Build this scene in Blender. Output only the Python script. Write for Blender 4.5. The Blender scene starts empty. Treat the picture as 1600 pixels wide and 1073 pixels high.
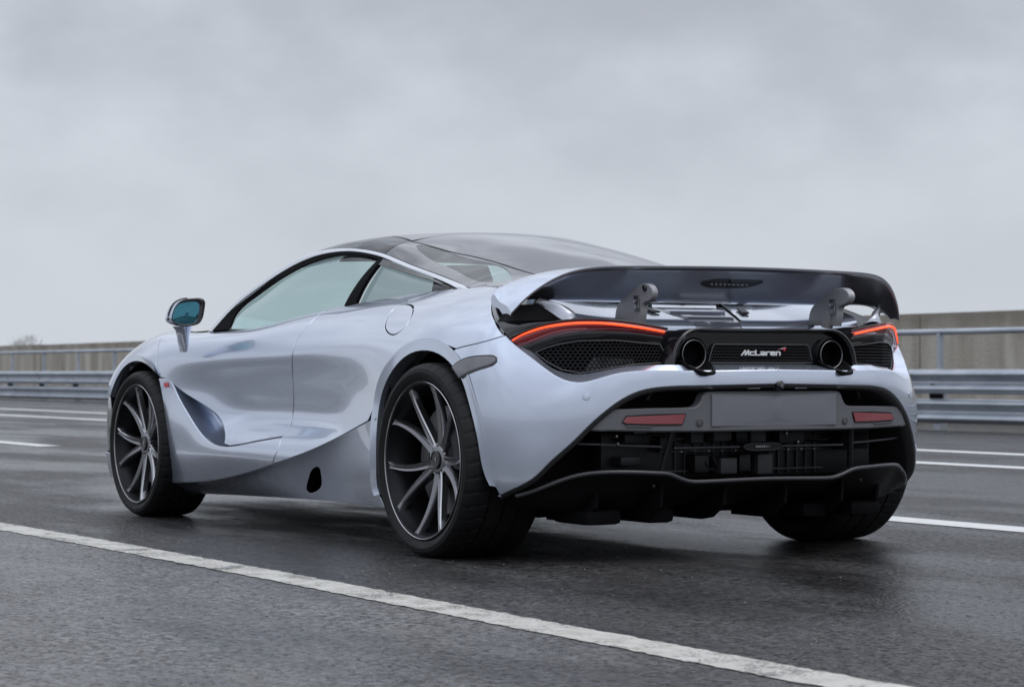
import bpy, bmesh, math, random
import numpy as np
from mathutils import Vector, Matrix
from mathutils.geometry import delaunay_2d_cdt
random.seed(7); rng = np.random.default_rng(7)
S = bpy.context.scene
COL = S.collection

# ------------------------------------------------------------------ camera
F, YAW, PITCH = 3683.18, 0.53746, 0.01059          # focal length in photo pixels, heading, tilt
CX, CY = 800.0, 536.5
CAM = np.array([-7.1737, 4.8691, 0.6547])
FW = np.array([math.cos(YAW)*math.cos(PITCH), -math.sin(YAW)*math.cos(PITCH), math.sin(PITCH)])
RT = np.array([-math.sin(YAW), -math.cos(YAW), 0.0])
UP = np.cross(RT, FW)
cam = bpy.data.cameras.new('camera'); cam_o = bpy.data.objects.new('camera', cam); COL.objects.link(cam_o)
m = Matrix.Identity(4)
for i in range(3):
    m[i][0], m[i][1], m[i][2], m[i][3] = RT[i], UP[i], -FW[i], CAM[i]
cam_o.matrix_world = m
cam.sensor_width = 36.0; cam.lens = F/1600*36
cam.clip_start = 0.1; cam.clip_end = 2000
cam.dof.use_dof = True; cam.dof.focus_distance = 7.7; cam.dof.aperture_fstop = 7.5
S.camera = cam_o

# ------------------------------------------------------------------ sky, sun, exposure
SUN_EL, SUN_AZ = math.radians(58), math.radians(205)
W = bpy.data.worlds.new('World'); S.world = W; W.use_nodes = True
nt = W.node_tree; nt.nodes.clear()
def N(t, **kw):
    n = nt.nodes.new(t)
    for k, v in kw.items(): setattr(n, k, v)
    return n
def L(a, b): nt.links.new(a, b)
out = N('ShaderNodeOutputWorld'); bg = N('ShaderNodeBackground'); L(bg.outputs[0], out.inputs[0])
sky = N('ShaderNodeTexSky', sky_type='NISHITA', sun_disc=False)
sky.sun_elevation = SUN_EL; sky.sun_rotation = math.pi/2-SUN_AZ; sky.air_density = 1.2; sky.dust_density = 4.0
tc = N('ShaderNodeTexCoord'); sep = N('ShaderNodeSeparateXYZ'); L(tc.outputs['Generated'], sep.inputs[0])
def MA(op, a, b=None, c=None, clamp=False):
    n = N('ShaderNodeMath', operation=op, use_clamp=clamp)
    for i, v in enumerate((a, b, c)):
        if v is None: continue
        if isinstance(v, (int, float)): n.inputs[i].default_value = v
        else: L(v, n.inputs[i])
    return n.outputs[0]
zc = MA('MAXIMUM', sep.outputs[2], 0.0)
mpw = N('ShaderNodeMapping'); mpw.inputs['Scale'].default_value = (1, 1, 1.7); mpw.inputs['Location'].default_value = (3.1, 1.7, .4); L(tc.outputs['Generated'], mpw.inputs['Vector'])
n1 = N('ShaderNodeTexNoise'); n1.inputs['Scale'].default_value = 5.2; n1.inputs['Detail'].default_value = 6; n1.inputs['Roughness'].default_value = 0.5
L(mpw.outputs[0], n1.inputs['Vector'])
n2 = N('ShaderNodeTexNoise'); n2.inputs['Scale'].default_value = 15.0; n2.inputs['Detail'].default_value = 4; n2.inputs['Roughness'].default_value = 0.5
L(mpw.outputs[0], n2.inputs['Vector'])
cl = MA('MULTIPLY_ADD', n2.outputs[0], 0.16, MA('MULTIPLY', n1.outputs[0], 0.88))          # about 0.52 on average
ramp = N('ShaderNodeValToRGB'); L(cl, ramp.inputs[0])
ramp.color_ramp.interpolation = 'EASE'
ramp.color_ramp.elements[0].position = 0.36; ramp.color_ramp.elements[0].color = (0.345, 0.366, 0.42, 1)
ramp.color_ramp.elements[1].position = 0.68; ramp.color_ramp.elements[1].color = (0.59, 0.625, 0.685, 1)
# an overcast sky: pale haze low down, thicker cloud above it, brighter towards the zenith
hz = MA('POWER', MA('SUBTRACT', 1.0, MA('MINIMUM', MA('MULTIPLY', zc, 4.8), 1.0)), 1.5)
mixh = N('ShaderNodeMix', data_type='RGBA'); L(hz, mixh.inputs['Factor']); L(ramp.outputs[0], mixh.inputs['A']); mixh.inputs['B'].default_value = (0.645, 0.687, 0.75, 1)
gain = MA('MULTIPLY_ADD', MA('POWER', zc, 1.15), 1.7, 1.0)
vm = N('ShaderNodeVectorMath', operation='SCALE'); L(mixh.outputs['Result'], vm.inputs[0]); L(gain, vm.inputs['Scale'])
sc_ = N('ShaderNodeVectorMath', operation='SCALE'); L(sky.outputs[0], sc_.inputs[0]); sc_.inputs['Scale'].default_value = 0.1
mx = N('ShaderNodeMix', data_type='RGBA'); mx.inputs['Factor'].default_value = 0.94; L(sc_.outputs[0], mx.inputs['A']); L(vm.outputs[0], mx.inputs['B'])
L(mx.outputs['Result'], bg.inputs[0]); bg.inputs[1].default_value = 1.0
sun = bpy.data.lights.new('sun', 'SUN'); sun.energy = 0.6; sun.angle = math.radians(40); sun.color = (1, 0.97, 0.94)
sun_o = bpy.data.objects.new('sun', sun); COL.objects.link(sun_o)
sd = Vector((math.cos(SUN_EL)*math.cos(SUN_AZ), math.cos(SUN_EL)*math.sin(SUN_AZ), math.sin(SUN_EL)))
sun_o.rotation_euler = sd.to_track_quat('Z', 'Y').to_euler(); sun_o.location = (0, 0, 30)
S.view_settings.view_transform = 'Standard'; S.view_settings.look = 'None'
S.view_settings.exposure = 0.0; S.view_settings.gamma = 1.0; S.view_settings.use_curve_mapping = False
S.render.engine = 'CYCLES'
S.cycles.max_bounces = 8; S.cycles.transparent_max_bounces = 12

# ------------------------------------------------------------------ materials
MAT = {}
def mat(name, col=(0.5,)*3, rough=0.5, metal=0.0, coat=0.0, coat_rough=0.03, spec=0.5, emis=None, estr=0.0, bump=None, var=None, ior=1.5):
    m = bpy.data.materials.new(name); m.use_nodes = True
    t = m.node_tree; b = t.nodes['Principled BSDF']
    b.inputs['Base Color'].default_value = (*col, 1); b.inputs['Roughness'].default_value = rough
    b.inputs['Metallic'].default_value = metal; b.inputs['Coat Weight'].default_value = coat
    b.inputs['Coat Roughness'].default_value = coat_rough; b.inputs['Specular IOR Level'].default_value = spec
    b.inputs['IOR'].default_value = ior
    if emis: b.inputs['Emission Color'].default_value = (*emis, 1); b.inputs['Emission Strength'].default_value = estr
    if bump or var:
        tc = t.nodes.new('ShaderNodeTexCoord')
        if bump:
            s, st, d = bump
            n = t.nodes.new('ShaderNodeTexNoise'); n.inputs['Scale'].default_value = s; n.inputs['Detail'].default_value = 4
            t.links.new(tc.outputs['Object'], n.inputs['Vector'])
            bp = t.nodes.new('ShaderNodeBump'); bp.inputs['Strength'].default_value = st; bp.inputs['Distance'].default_value = d
            t.links.new(n.outputs[0], bp.inputs['Height']); t.links.new(bp.outputs[0], b.inputs['Normal'])
        if var:
            s, a, rv = var            # scale, colour spread, roughness spread
            n = t.nodes.new('ShaderNodeTexNoise'); n.inputs['Scale'].default_value = s; n.inputs['Detail'].default_value = 5
            t.links.new(tc.outputs['Object'], n.inputs['Vector'])
            r = t.nodes.new('ShaderNodeMapRange'); r.inputs[3].default_value = 1-a; r.inputs[4].default_value = 1+a
            r.inputs[1].default_value = .3; r.inputs[2].default_value = .7
            t.links.new(n.outputs[0], r.inputs[0])
            v = t.nodes.new('ShaderNodeVectorMath'); v.operation = 'SCALE'; v.inputs[0].default_value = col
            t.links.new(r.outputs[0], v.inputs['Scale']); t.links.new(v.outputs[0], b.inputs['Base Color'])
            if rv:
                r2 = t.nodes.new('ShaderNodeMapRange'); r2.inputs[3].default_value = max(0, rough-rv); r2.inputs[4].default_value = rough+rv
                r2.inputs[1].default_value = .3; r2.inputs[2].default_value = .7
                t.links.new(n.outputs[0], r2.inputs[0]); t.links.new(r2.outputs[0], b.inputs['Roughness'])
    MAT[name] = m
    return m
def glass(name, tint, refl_rough=0.0, ior=1.5):
    m = bpy.data.materials.new(name); m.use_nodes = True; t = m.node_tree; t.nodes.clear()
    o = t.nodes.new('ShaderNodeOutputMaterial'); mx = t.nodes.new('ShaderNodeMixShader')
    tr = t.nodes.new('ShaderNodeBsdfTransparent'); tr.inputs[0].default_value = (*tint, 1)
    g = t.nodes.new('ShaderNodeBsdfGlossy'); g.inputs['Roughness'].default_value = refl_rough
    lw = t.nodes.new('ShaderNodeLayerWeight'); lw.inputs[0].default_value = .5      # facing = 1 - |cos|, the same from both sides
    pw = t.nodes.new('ShaderNodeMath'); pw.operation = 'POWER'; pw.inputs[1].default_value = 4.0; t.links.new(lw.outputs['Facing'], pw.inputs[0])
    fr = t.nodes.new('ShaderNodeMath'); fr.operation = 'MULTIPLY_ADD'; fr.inputs[1].default_value = .93; fr.inputs[2].default_value = .07; t.links.new(pw.outputs[0], fr.inputs[0])
    t.links.new(fr.outputs[0], mx.inputs[0]); t.links.new(tr.outputs[0], mx.inputs[1]); t.links.new(g.outputs[0], mx.inputs[2]); t.links.new(mx.outputs[0], o.inputs[0])
    MAT[name] = m
    return m
mat('paint', (0.60, 0.655, 0.77), 0.23, 0.78, 1.0, 0.008)
mat('gloss_black', (0.006, 0.006, 0.008), 0.12, 0, 0.6, 0.03)
mat('satin_black', (0.010, 0.010, 0.012), 0.42, spec=.3, bump=(220, 0.05, 0.002))
mat('matt_black', (0.005, 0.005, 0.006), 0.8, spec=.12)
mat('carbon', (0.48, 0.50, 0.56), 0.33, 0.8, 1.0, 0.03)
mat('letter_silver', (0.80, 0.80, 0.81), 0.38, 0.35)
mat('strut_grey', (0.36, 0.36, 0.38), 0.38, 0.3)
mat('carbon_dull', (0.006, 0.006, 0.007), 0.45, 0.0, 0.0, 0.2, spec=.25, bump=(300, 0.04, 0.002))
mat('surround_grey', (0.030, 0.030, 0.033), 0.42)
mat('lip_grey', (0.055, 0.055, 0.06), 0.36, 0, 0.3, 0.2)
mat('carrier_grey', (0.125, 0.128, 0.14), 0.48, bump=(350, 0.04, 0.001))
mat('bracket_grey', (0.08, 0.082, 0.088), 0.45, bump=(350, 0.05, 0.001))
mat('plate_grey', (0.165, 0.172, 0.195), 0.5)
mat('rubber', (0.0065, 0.0065, 0.007), 0.66, spec=.35, bump=(160, 0.15, 0.002), var=(14, 0.3, 0.08))
mat('rim', (0.25, 0.25, 0.265), 0.27, 0.95, 0.3, 0.1)
mat('rim_dark', (0.022, 0.022, 0.025), 0.38, 0.8)
mat('rim_edge', (0.50, 0.50, 0.52), 0.25, 1.0)
mat('engine_grey', (0.030, 0.030, 0.033), 0.5)
mat('disc', (0.26, 0.26, 0.27), 0.38, 0.9)
mat('chrome', (0.75, 0.75, 0.77), 0.12, 1.0)
mat('steel', (0.32, 0.32, 0.33), 0.32, 1.0, var=(40, 0.15, 0.08))
mat('trim_silver', (0.74, 0.76, 0.80), 0.25, 0.85, 0.5)
mat('red_lens', (0.24, 0.012, 0.018), 0.12, 0, 1.0, 0.02)
mat('reflector', (0.27, 0.06, 0.07), 0.25, 0, 0.8, 0.05, bump=(420, 0.25, 0.002))
mat('lamp_on', (0.9, 0.15, 0.03), 0.3, 0, emis=(1.0, 0.065, 0.016), estr=1.4)
mat('smoke_lens', (0.13, 0.13, 0.145), 0.15, 0, 1.0, 0.02)
mat('red_print', (0.62, 0.03, 0.06), 0.35, 0, 0.8)
mat('mirror_glass', (0.065, 0.215, 0.28), 0.02, 1.0)
mat('interior', (0.022, 0.022, 0.024), 0.7)
mat('interior_grey', (0.07, 0.07, 0.075), 0.6)
mat('roof_black', (0.030, 0.031, 0.036), 0.12, 0, 1.0, 0.01)
glass('side_glass', (0.74, 0.90, 0.885)); glass('rear_glass', (0.52, 0.60, 0.60)); glass('screen_glass', (0.86, 0.95, 0.94)); glass('roof_glass_dark', (0.40, 0.43, 0.45))

# ------------------------------------------------------------------ mesh helpers
def at(u, v, x=None, y=None, z=None):
    """the point of the place seen at photo pixel (u, v) on the plane x=, y= or z="""
    d = FW + RT*(u-CX)/F - UP*(v-CY)/F
    if x is not None: t = (x-CAM[0])/d[0]
    elif y is not None: t = (y-CAM[1])/d[1]
    else: t = (z-CAM[2])/d[2]
    return CAM + d*t
def project(P):
    d = P-CAM; z = d@FW
    return np.stack([CX+F*(d@RT)/z, CY-F*(d@UP)/z], -1)
def tag(o, label=None, cat=None, group=None, kind=None):
    if label: o['label'] = label
    if cat: o['category'] = cat
    if group: o['group'] = group
    if kind: o['kind'] = kind
    return o
def empty(name, loc=(0, 0, 0)):
    o = bpy.data.objects.new(name, None); o.location = loc; o.empty_display_size = .2; COL.objects.link(o); return o
def mk(name, V, Fs, material, parent=None, smooth=True, normals=None, mirror=False, sharp=None):
    V = np.asarray(V, float)
    if mirror:
        V = V*[1, -1, 1]; Fs = [tuple(reversed(f)) for f in Fs]
        if normals is not None: normals = np.asarray(normals)*[1, -1, 1]
    me = bpy.data.meshes.new(name); me.from_pydata(V.tolist(), [], [tuple(int(i) for i in f) for f in Fs]); me.update()
    me.materials.append(MAT[material] if isinstance(material, str) else material)
    if smooth:
        me.polygons.foreach_set('use_smooth', [True]*len(me.polygons))
        if sharp is not None: me.set_sharp_from_angle(angle=math.radians(sharp))
    if normals is not None: me.normals_split_custom_set_from_vertices(np.asarray(normals).tolist())
    o = bpy.data.objects.new(name, me); COL.objects.link(o)
    if parent is not None:
        o.parent = parent
        if parent.parent is not None or parent.matrix_basis != Matrix.Identity(4):
            o.matrix_parent_inverse = Matrix.Identity(4)
    return o
def both(fn):
    """build a part on the left side and its twin on the right"""
    return fn(False), fn(True)
def nspline(k, Vv, t):
    """natural cubic spline through (k, Vv) evaluated at t (linear in Vv)"""
    k = np.asarray(k, float); Vv = np.asarray(Vv, float); t = np.asarray(t, float); n = len(k)
    h = np.diff(k); A = np.eye(n); B = np.zeros((n, n))
    for i in range(1, n-1):
        A[i, i-1] = h[i-1]; A[i, i] = 2*(h[i-1]+h[i]); A[i, i+1] = h[i]
        B[i, i-1] = 6/h[i-1]; B[i, i] = -6/h[i-1]-6/h[i]; B[i, i+1] = 6/h[i]
    M2 = np.linalg.solve(A, B@Vv.reshape(n, -1))
    Y = Vv.reshape(n, -1)
    i = np.clip(np.searchsorted(k, t)-1, 0, n-2); hh = h[i][:, None]
    a = (k[i+1]-t)[:, None]/hh; b = 1-a
    r = a*Y[i]+b*Y[i+1]+((a**3-a)*M2[i]+(b**3-b)*M2[i+1])*hh*hh/6
    return r.reshape((len(t),)+Vv.shape[1:])
def curve(pts, n, closed=False):
    """smooth curve through pts, n points spread evenly"""
    P = np.asarray(pts, float)
    if closed: P = np.vstack([P[-3:], P, P[:4]])
    k = np.concatenate([[0], np.cumsum(np.maximum(np.linalg.norm(np.diff(P, axis=0), axis=1), 1e-6)**.7)])
    a, b = (k[3], k[-4]) if closed else (k[0], k[-1])
    tt = np.linspace(a, b, 1200); Q = nspline(k, P, tt)
    s = np.concatenate([[0], np.cumsum(np.linalg.norm(np.diff(Q, axis=0), axis=1))])
    ts = np.linspace(0, s[-1], n+1)[:-1] if closed else np.linspace(0, s[-1], n)
    return np.stack([np.interp(ts, s, Q[:, j]) for j in range(P.shape[1])], 1)
def poly(pts, step):
    """polyline resampled at about step, corners kept"""
    P = np.asarray(pts, float); o = []
    for a, b in zip(P[:-1], P[1:]):
        n = max(1, int(np.linalg.norm(b-a)/step))
        o += [a+(b-a)*i/n for i in range(n)]
    return np.array(o+[P[-1]])
def gridfaces(nu, nv, cu=False, cv=False):
    f = []
    for i in range(nu if cu else nu-1):
        for j in range(nv if cv else nv-1):
            a = i*nv+j; b = ((i+1) % nu)*nv+j; c = ((i+1) % nu)*nv+(j+1) % nv; d = i*nv+(j+1) % nv
            f.append((a, b, c, d))
    return f
def sheet(name, G, material, parent=None, thick=0.0, mirror=False, sharp=None, flip=False):
    """a grid of points as a surface; thick gives it a back and edges"""
    G = np.asarray(G, float); nu, nv = G.shape[:2]; V = G.reshape(-1, 3); Fs = gridfaces(nu, nv)
    if thick:
        du = np.gradient(G, axis=0); dv = np.gradient(G, axis=1); n = np.cross(du, dv); n /= np.linalg.norm(n, axis=2, keepdims=True)+1e-12
        B = (G-n*thick).reshape(-1, 3); o = nu*nv
        Fs = Fs+[tuple(o+i for i in reversed(f)) for f in Fs]
        ring = [i*nv for i in range(nu)]+[(nu-1)*nv+j for j in range(1, nv)]+[i*nv+nv-1 for i in range(nu-2, -1, -1)]+[j for j in range(nv-2, 0, -1)]
        for a, b in zip(ring, ring[1:]+ring[:1]): Fs.append((b, a, o+a, o+b))
        V = np.vstack([V, B])
    if flip: Fs = [tuple(reversed(f)) for f in Fs]
    return mk(name, V, Fs, material, parent, mirror=mirror, sharp=sharp or (40 if thick else None))
def tube(name, path, r, material, parent=None, n=10, mirror=False, flat=1.0, V_=None, caps=True):
    """round bar along a path; r may be a list, flat squashes it along the second frame axis"""
    P = np.asarray(path, float); m_ = len(P); r = np.full(m_, r) if np.isscalar(r) else np.asarray(r) if len(r) == m_ else np.interp(np.linspace(0, 1, m_), np.linspace(0, 1, len(r)), r)
    T = np.gradient(P, axis=0); T /= np.linalg.norm(T, axis=1, keepdims=True)
    up = np.array(V_ if V_ is not None else (0, 0, 1.0)); V = []
    for i in range(m_):
        a = np.cross(T[i], up); na = np.linalg.norm(a)
        if na < 1e-4: a = np.cross(T[i], (1.0, 0.2, 0)); na = np.linalg.norm(a)
        a /= na; b = np.cross(a, T[i])
        for k in range(n):
            w = 2*math.pi*k/n; V.append(P[i]+r[i]*(math.cos(w)*a+flat*math.sin(w)*b))
    Fs = gridfaces(m_, n, cv=True)
    if caps: Fs += [tuple(range(n)), tuple(range((m_-1)*n, m_*n))[::-1]]
    Fs = [tuple(reversed(f)) for f in Fs]
    return mk(name, V, Fs, material, parent, mirror=mirror, sharp=50)
def lathe_pts(prof, c, axis, n=48, closed=False):
    """profile of (axial, radius) turned about axis 'x' or 'y' through c"""
    V = []
    for a, r in prof:
        for k in range(n):
            w = 2*math.pi*k/n
            V.append((c[0]+r*math.cos(w), c[1]+a, c[2]+r*math.sin(w)) if axis == 'y' else (c[0]+a, c[1]+r*math.cos(w), c[2]+r*math.sin(w)))
    Fs = gridfaces(len(prof), n, cv=True, cu=closed)
    return np.array(V), Fs
def lathe(name, prof, c, axis, material, parent=None, n=48, closed=False, mirror=False, sharp=35, flip=False):
    V, Fs = lathe_pts(prof, c, axis, n, closed)
    if flip: Fs = [tuple(reversed(f)) for f in Fs]
    return mk(name, V, Fs, material, parent, mirror=mirror, sharp=sharp)
def box(name, c, s, material, parent=None, bev=0.003, rot=None, mirror=False):
    bm = bmesh.new(); bmesh.ops.create_cube(bm, size=1)
    for v in bm.verts: v.co = Vector((v.co.x*s[0], v.co.y*s[1], v.co.z*s[2]))
    if bev: bmesh.ops.bevel(bm, geom=bm.edges[:], offset=bev, segments=2, affect='EDGES', profile=.6)
    R = Matrix.Identity(3) if rot is None else rot
    V = [np.array(R@v.co)+np.array(c) for v in bm.verts]; bm.verts.index_update()
    Fs = [tuple(v.index for v in f.verts) for f in bm.faces]; bm.free()
    return mk(name, V, Fs, material, parent, mirror=mirror, sharp=30)
def inpoly(P, poly):
    x, y = P[:, 0], P[:, 1]; r = np.zeros(len(P), bool); n = len(poly)
    for i in range(n):
        (x1, y1), (x2, y2) = poly[i], poly[(i+1) % n]
        c = (y1 > y) != (y2 > y)
        with np.errstate(divide='ignore', invalid='ignore'): xi = (x2-x1)*(y-y1)/(y2-y1)+x1
        r ^= c & (x < xi)
    return r
def triangulate(loops, res, keep=.45):
    """outline and holes in 2-D -> points, triangles; loop points come first"""
    pts = np.vstack(loops); E = []; o = 0
    for l in loops:
        n = len(l); E += [(o+i, o+(i+1) % n) for i in range(n)]; o += n
    lo, hi = loops[0].min(0), loops[0].max(0)
    gx = np.arange(lo[0]+res/2, hi[0], res); gy = np.arange(lo[1]+res/2, hi[1], res*.87)
    X, Y = np.meshgrid(gx, gy); X = X+(np.arange(len(gy)) % 2)[:, None]*res/2
    g = np.stack([X.ravel(), Y.ravel()], 1)
    ok = inpoly(g, loops[0])
    for l in loops[1:]: ok &= ~inpoly(g, l)
    g = g[ok]
    if len(g):
        d = np.min(((g[:, None]-pts[None])**2).sum(2), 1)**.5; g = g[d > keep*res]
    A = np.vstack([pts, g])
    vo, eo, fo, ov, oe, of = delaunay_2d_cdt([Vector(p) for p in A], E, [], 0, 1e-7)
    A2 = np.array([tuple(v) for v in vo]); T = np.array([f for f in fo if len(f) == 3])
    c = A2[T].mean(1); ok = inpoly(c, loops[0])
    for l in loops[1:]: ok &= ~inpoly(c, l)
    T = T[ok]
    back = {}                                   # original index -> output index
    for i, l in enumerate(ov):
        for k in l: back[k] = i
    return A2, T, back
def plate(name, outline, depth, material, parent=None, holes=(), axis=0, bend=None, res=.03, mirror=False, bev=0.0025, both_sides=False):
    """flat or bent plate: outline is (y,z); front at x = bend(y,z), body goes +depth in x"""
    loops = [np.asarray(outline, float)]+[np.asarray(h, float) for h in holes]
    if both_sides: pass
    A, T, back = triangulate(loops, res)
    fx = (lambda y, z: bend(y, z)) if callable(bend) else (lambda y, z: np.full(np.shape(y), bend))
    Vf = np.stack([fx(A[:, 0], A[:, 1]), A[:, 0], A[:, 1]], 1)
    n = len(Vf); V = [Vf]; Fs = []
    a, b, c = A[T[:, 0]], A[T[:, 1]], A[T[:, 2]]
    cr = (b[:, 0]-a[:, 0])*(c[:, 1]-a[:, 1])-(b[:, 1]-a[:, 1])*(c[:, 0]-a[:, 0])
    for t, s in zip(T, cr): Fs.append(tuple(t) if s < 0 else (t[0], t[2], t[1]))      # faces towards -x
    o = n; k = 0
    for l in loops:
        idx = [back[k+i] for i in range(len(l))]; k += len(l)
        l = np.asarray(l)
        area = 0.5*np.sum(l[:, 0]*np.roll(l[:, 1], -1)-np.roll(l[:, 0], -1)*l[:, 1])
        tt = np.roll(l, -1, 0)-np.roll(l, 1, 0); tt /= np.linalg.norm(tt, axis=1, keepdims=True)+1e-9
        outw = np.stack([tt[:, 1], -tt[:, 0]], 1)*(1 if area > 0 else -1)
        if l is not loops[0] and k > len(loops[0]): outw = -outw
        base = Vf[idx]
        r1 = base+np.stack([np.full(len(l), bev), outw[:, 0]*bev, outw[:, 1]*bev], 1)
        r2 = r1+np.array([depth, 0, 0]); V += [r1, r2]; m_ = len(l)
        hole = k > len(loops[0]) 
        for i in range(m_):
            j = (i+1) % m_
            q = [(idx[i], idx[j], o+j, o+i), (o+i, o+j, o+m_+j, o+m_+i)]
            if (area > 0) == hole: q = [tuple(reversed(x)) for x in q]
            Fs += [tuple(reversed(x)) for x in q]
        o += 2*m_
    return mk(name, np.vstack(V), Fs, material, parent, mirror=mirror, sharp=32)

class Surf:
    """smooth surface through a grid of points (columns, rows)"""
    def __init__(s, G, nu=420, nv=140):
        s.G = np.asarray(G, float)
        s.ku = np.concatenate([[0], np.cumsum(np.linalg.norm(np.diff(s.G, axis=0), axis=2).mean(1))])
        s.kv = np.concatenate([[0], np.cumsum(np.linalg.norm(np.diff(s.G, axis=1), axis=2).mean(0))])
        s.U = np.linspace(0, s.ku[-1], nu); s.Vv = np.linspace(0, s.kv[-1], nv)
        Bu = nspline(s.ku, np.eye(len(s.ku)), s.U); Bv = nspline(s.kv, np.eye(len(s.kv)), s.Vv)
        s.D = np.einsum('ai,bj,ijk->abk', Bu, Bv, s.G)
        n = np.cross(np.gradient(s.D, axis=0), np.gradient(s.D, axis=1)); s.sg = 1.0
        s.Dn = n/(np.linalg.norm(n, axis=2, keepdims=True)+1e-12)
        mid = s.D.reshape(-1, 3).mean(0)
        if ((s.D-np.array([1.0, 0, .3]))*s.Dn).sum(2).mean() < 0: s.sg = -1.0; s.Dn *= -1
        s.pix = project(s.D)
        s.front = ((CAM-s.D)*s.Dn).sum(2) > 0
    def ev(s, uv):
        uv = np.atleast_2d(uv)
        Bu = nspline(s.ku, np.eye(len(s.ku)), np.clip(uv[:, 0], 0, s.ku[-1])); Bv = nspline(s.kv, np.eye(len(s.kv)), np.clip(uv[:, 1], 0, s.kv[-1]))
        return np.einsum('ni,nj,ijk->nk', Bu, Bv, s.G)
    def nrm(s, uv):
        e = 4e-3; uv = np.clip(np.atleast_2d(uv), e, [s.ku[-1]-e, s.kv[-1]-e])
        a = s.ev(uv+[e, 0])-s.ev(uv-[e, 0]); b = s.ev(uv+[0, e])-s.ev(uv-[0, e]); n = np.cross(a, b)*s.sg
        return n/(np.linalg.norm(n, axis=1, keepdims=True)+1e-12)
    def _ref(s, uv, f, tgt):
        for _ in range(5):
            q = f(s.ev(uv[None]))[0]-tgt; e = 2e-3
            J = np.stack([(f(s.ev((uv+d)[None]))[0]-tgt-q)/e for d in (np.array([e, 0]), np.array([0, e]))], 1)
            try: st = np.linalg.solve(J, q)
            except np.linalg.LinAlgError: break
            l = np.linalg.norm(st)
            if l > .05: st *= .05/l
            uv = np.clip(uv-st, [0, 0], [s.ku[-1], s.kv[-1]])
        return uv
    def px(s, pts):
        o = []
        for p in pts:
            d = ((s.pix-np.array(p))**2).sum(2)+np.where(s.front, 0, 1e6)
            i, j = np.unravel_index(np.argmin(d), d.shape)
            uv = np.array([s.U[i], s.Vv[j]])
            r = s._ref(uv, project, np.array(p, float))
            if np.linalg.norm(r-uv) < .08: uv = r
            o.append(uv)
        return np.array(o)
    def xyz(s, pts):
        o = []
        for p in pts:
            d = ((s.D-np.array(p))**2).sum(2); i, j = np.unravel_index(np.argmin(d), d.shape); o.append((s.U[i], s.Vv[j]))
        return np.array(o)
    def xz(s, pts, umax=None):
        o = []
        for p in pts:
            d = ((s.D[:, :, (0, 2)]-np.array(p))**2).sum(2); i, j = np.unravel_index(np.argmin(d), d.shape)
            o.append(s._ref(np.array([s.U[i], s.Vv[j]]), lambda P: P[:, (0, 2)], np.array(p, float)))
        return np.array(o)
def inset(l, d):
    """loop moved inwards by d in 2-D"""
    a = 0.5*np.sum(l[:, 0]*np.roll(l[:, 1], -1)-np.roll(l[:, 0], -1)*l[:, 1])
    e1 = l-np.roll(l, 1, 0); e2 = np.roll(l, -1, 0)-l
    nn = lambda e: np.stack([-e[:, 1], e[:, 0]], 1)/(np.linalg.norm(e, axis=1, keepdims=True)+1e-9)
    n = nn(e1)+nn(e2); n /= np.linalg.norm(n, axis=1, keepdims=True)+1e-9
    return l+n*d*(1 if a > 0 else -1)
def clean(l, eps=2e-3):
    o = [l[0]]
    for p in l[1:]:
        if np.linalg.norm(p-o[-1]) > eps: o.append(p)
    if np.linalg.norm(o[0]-o[-1]) < eps: o.pop()
    return np.array(o)
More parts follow.
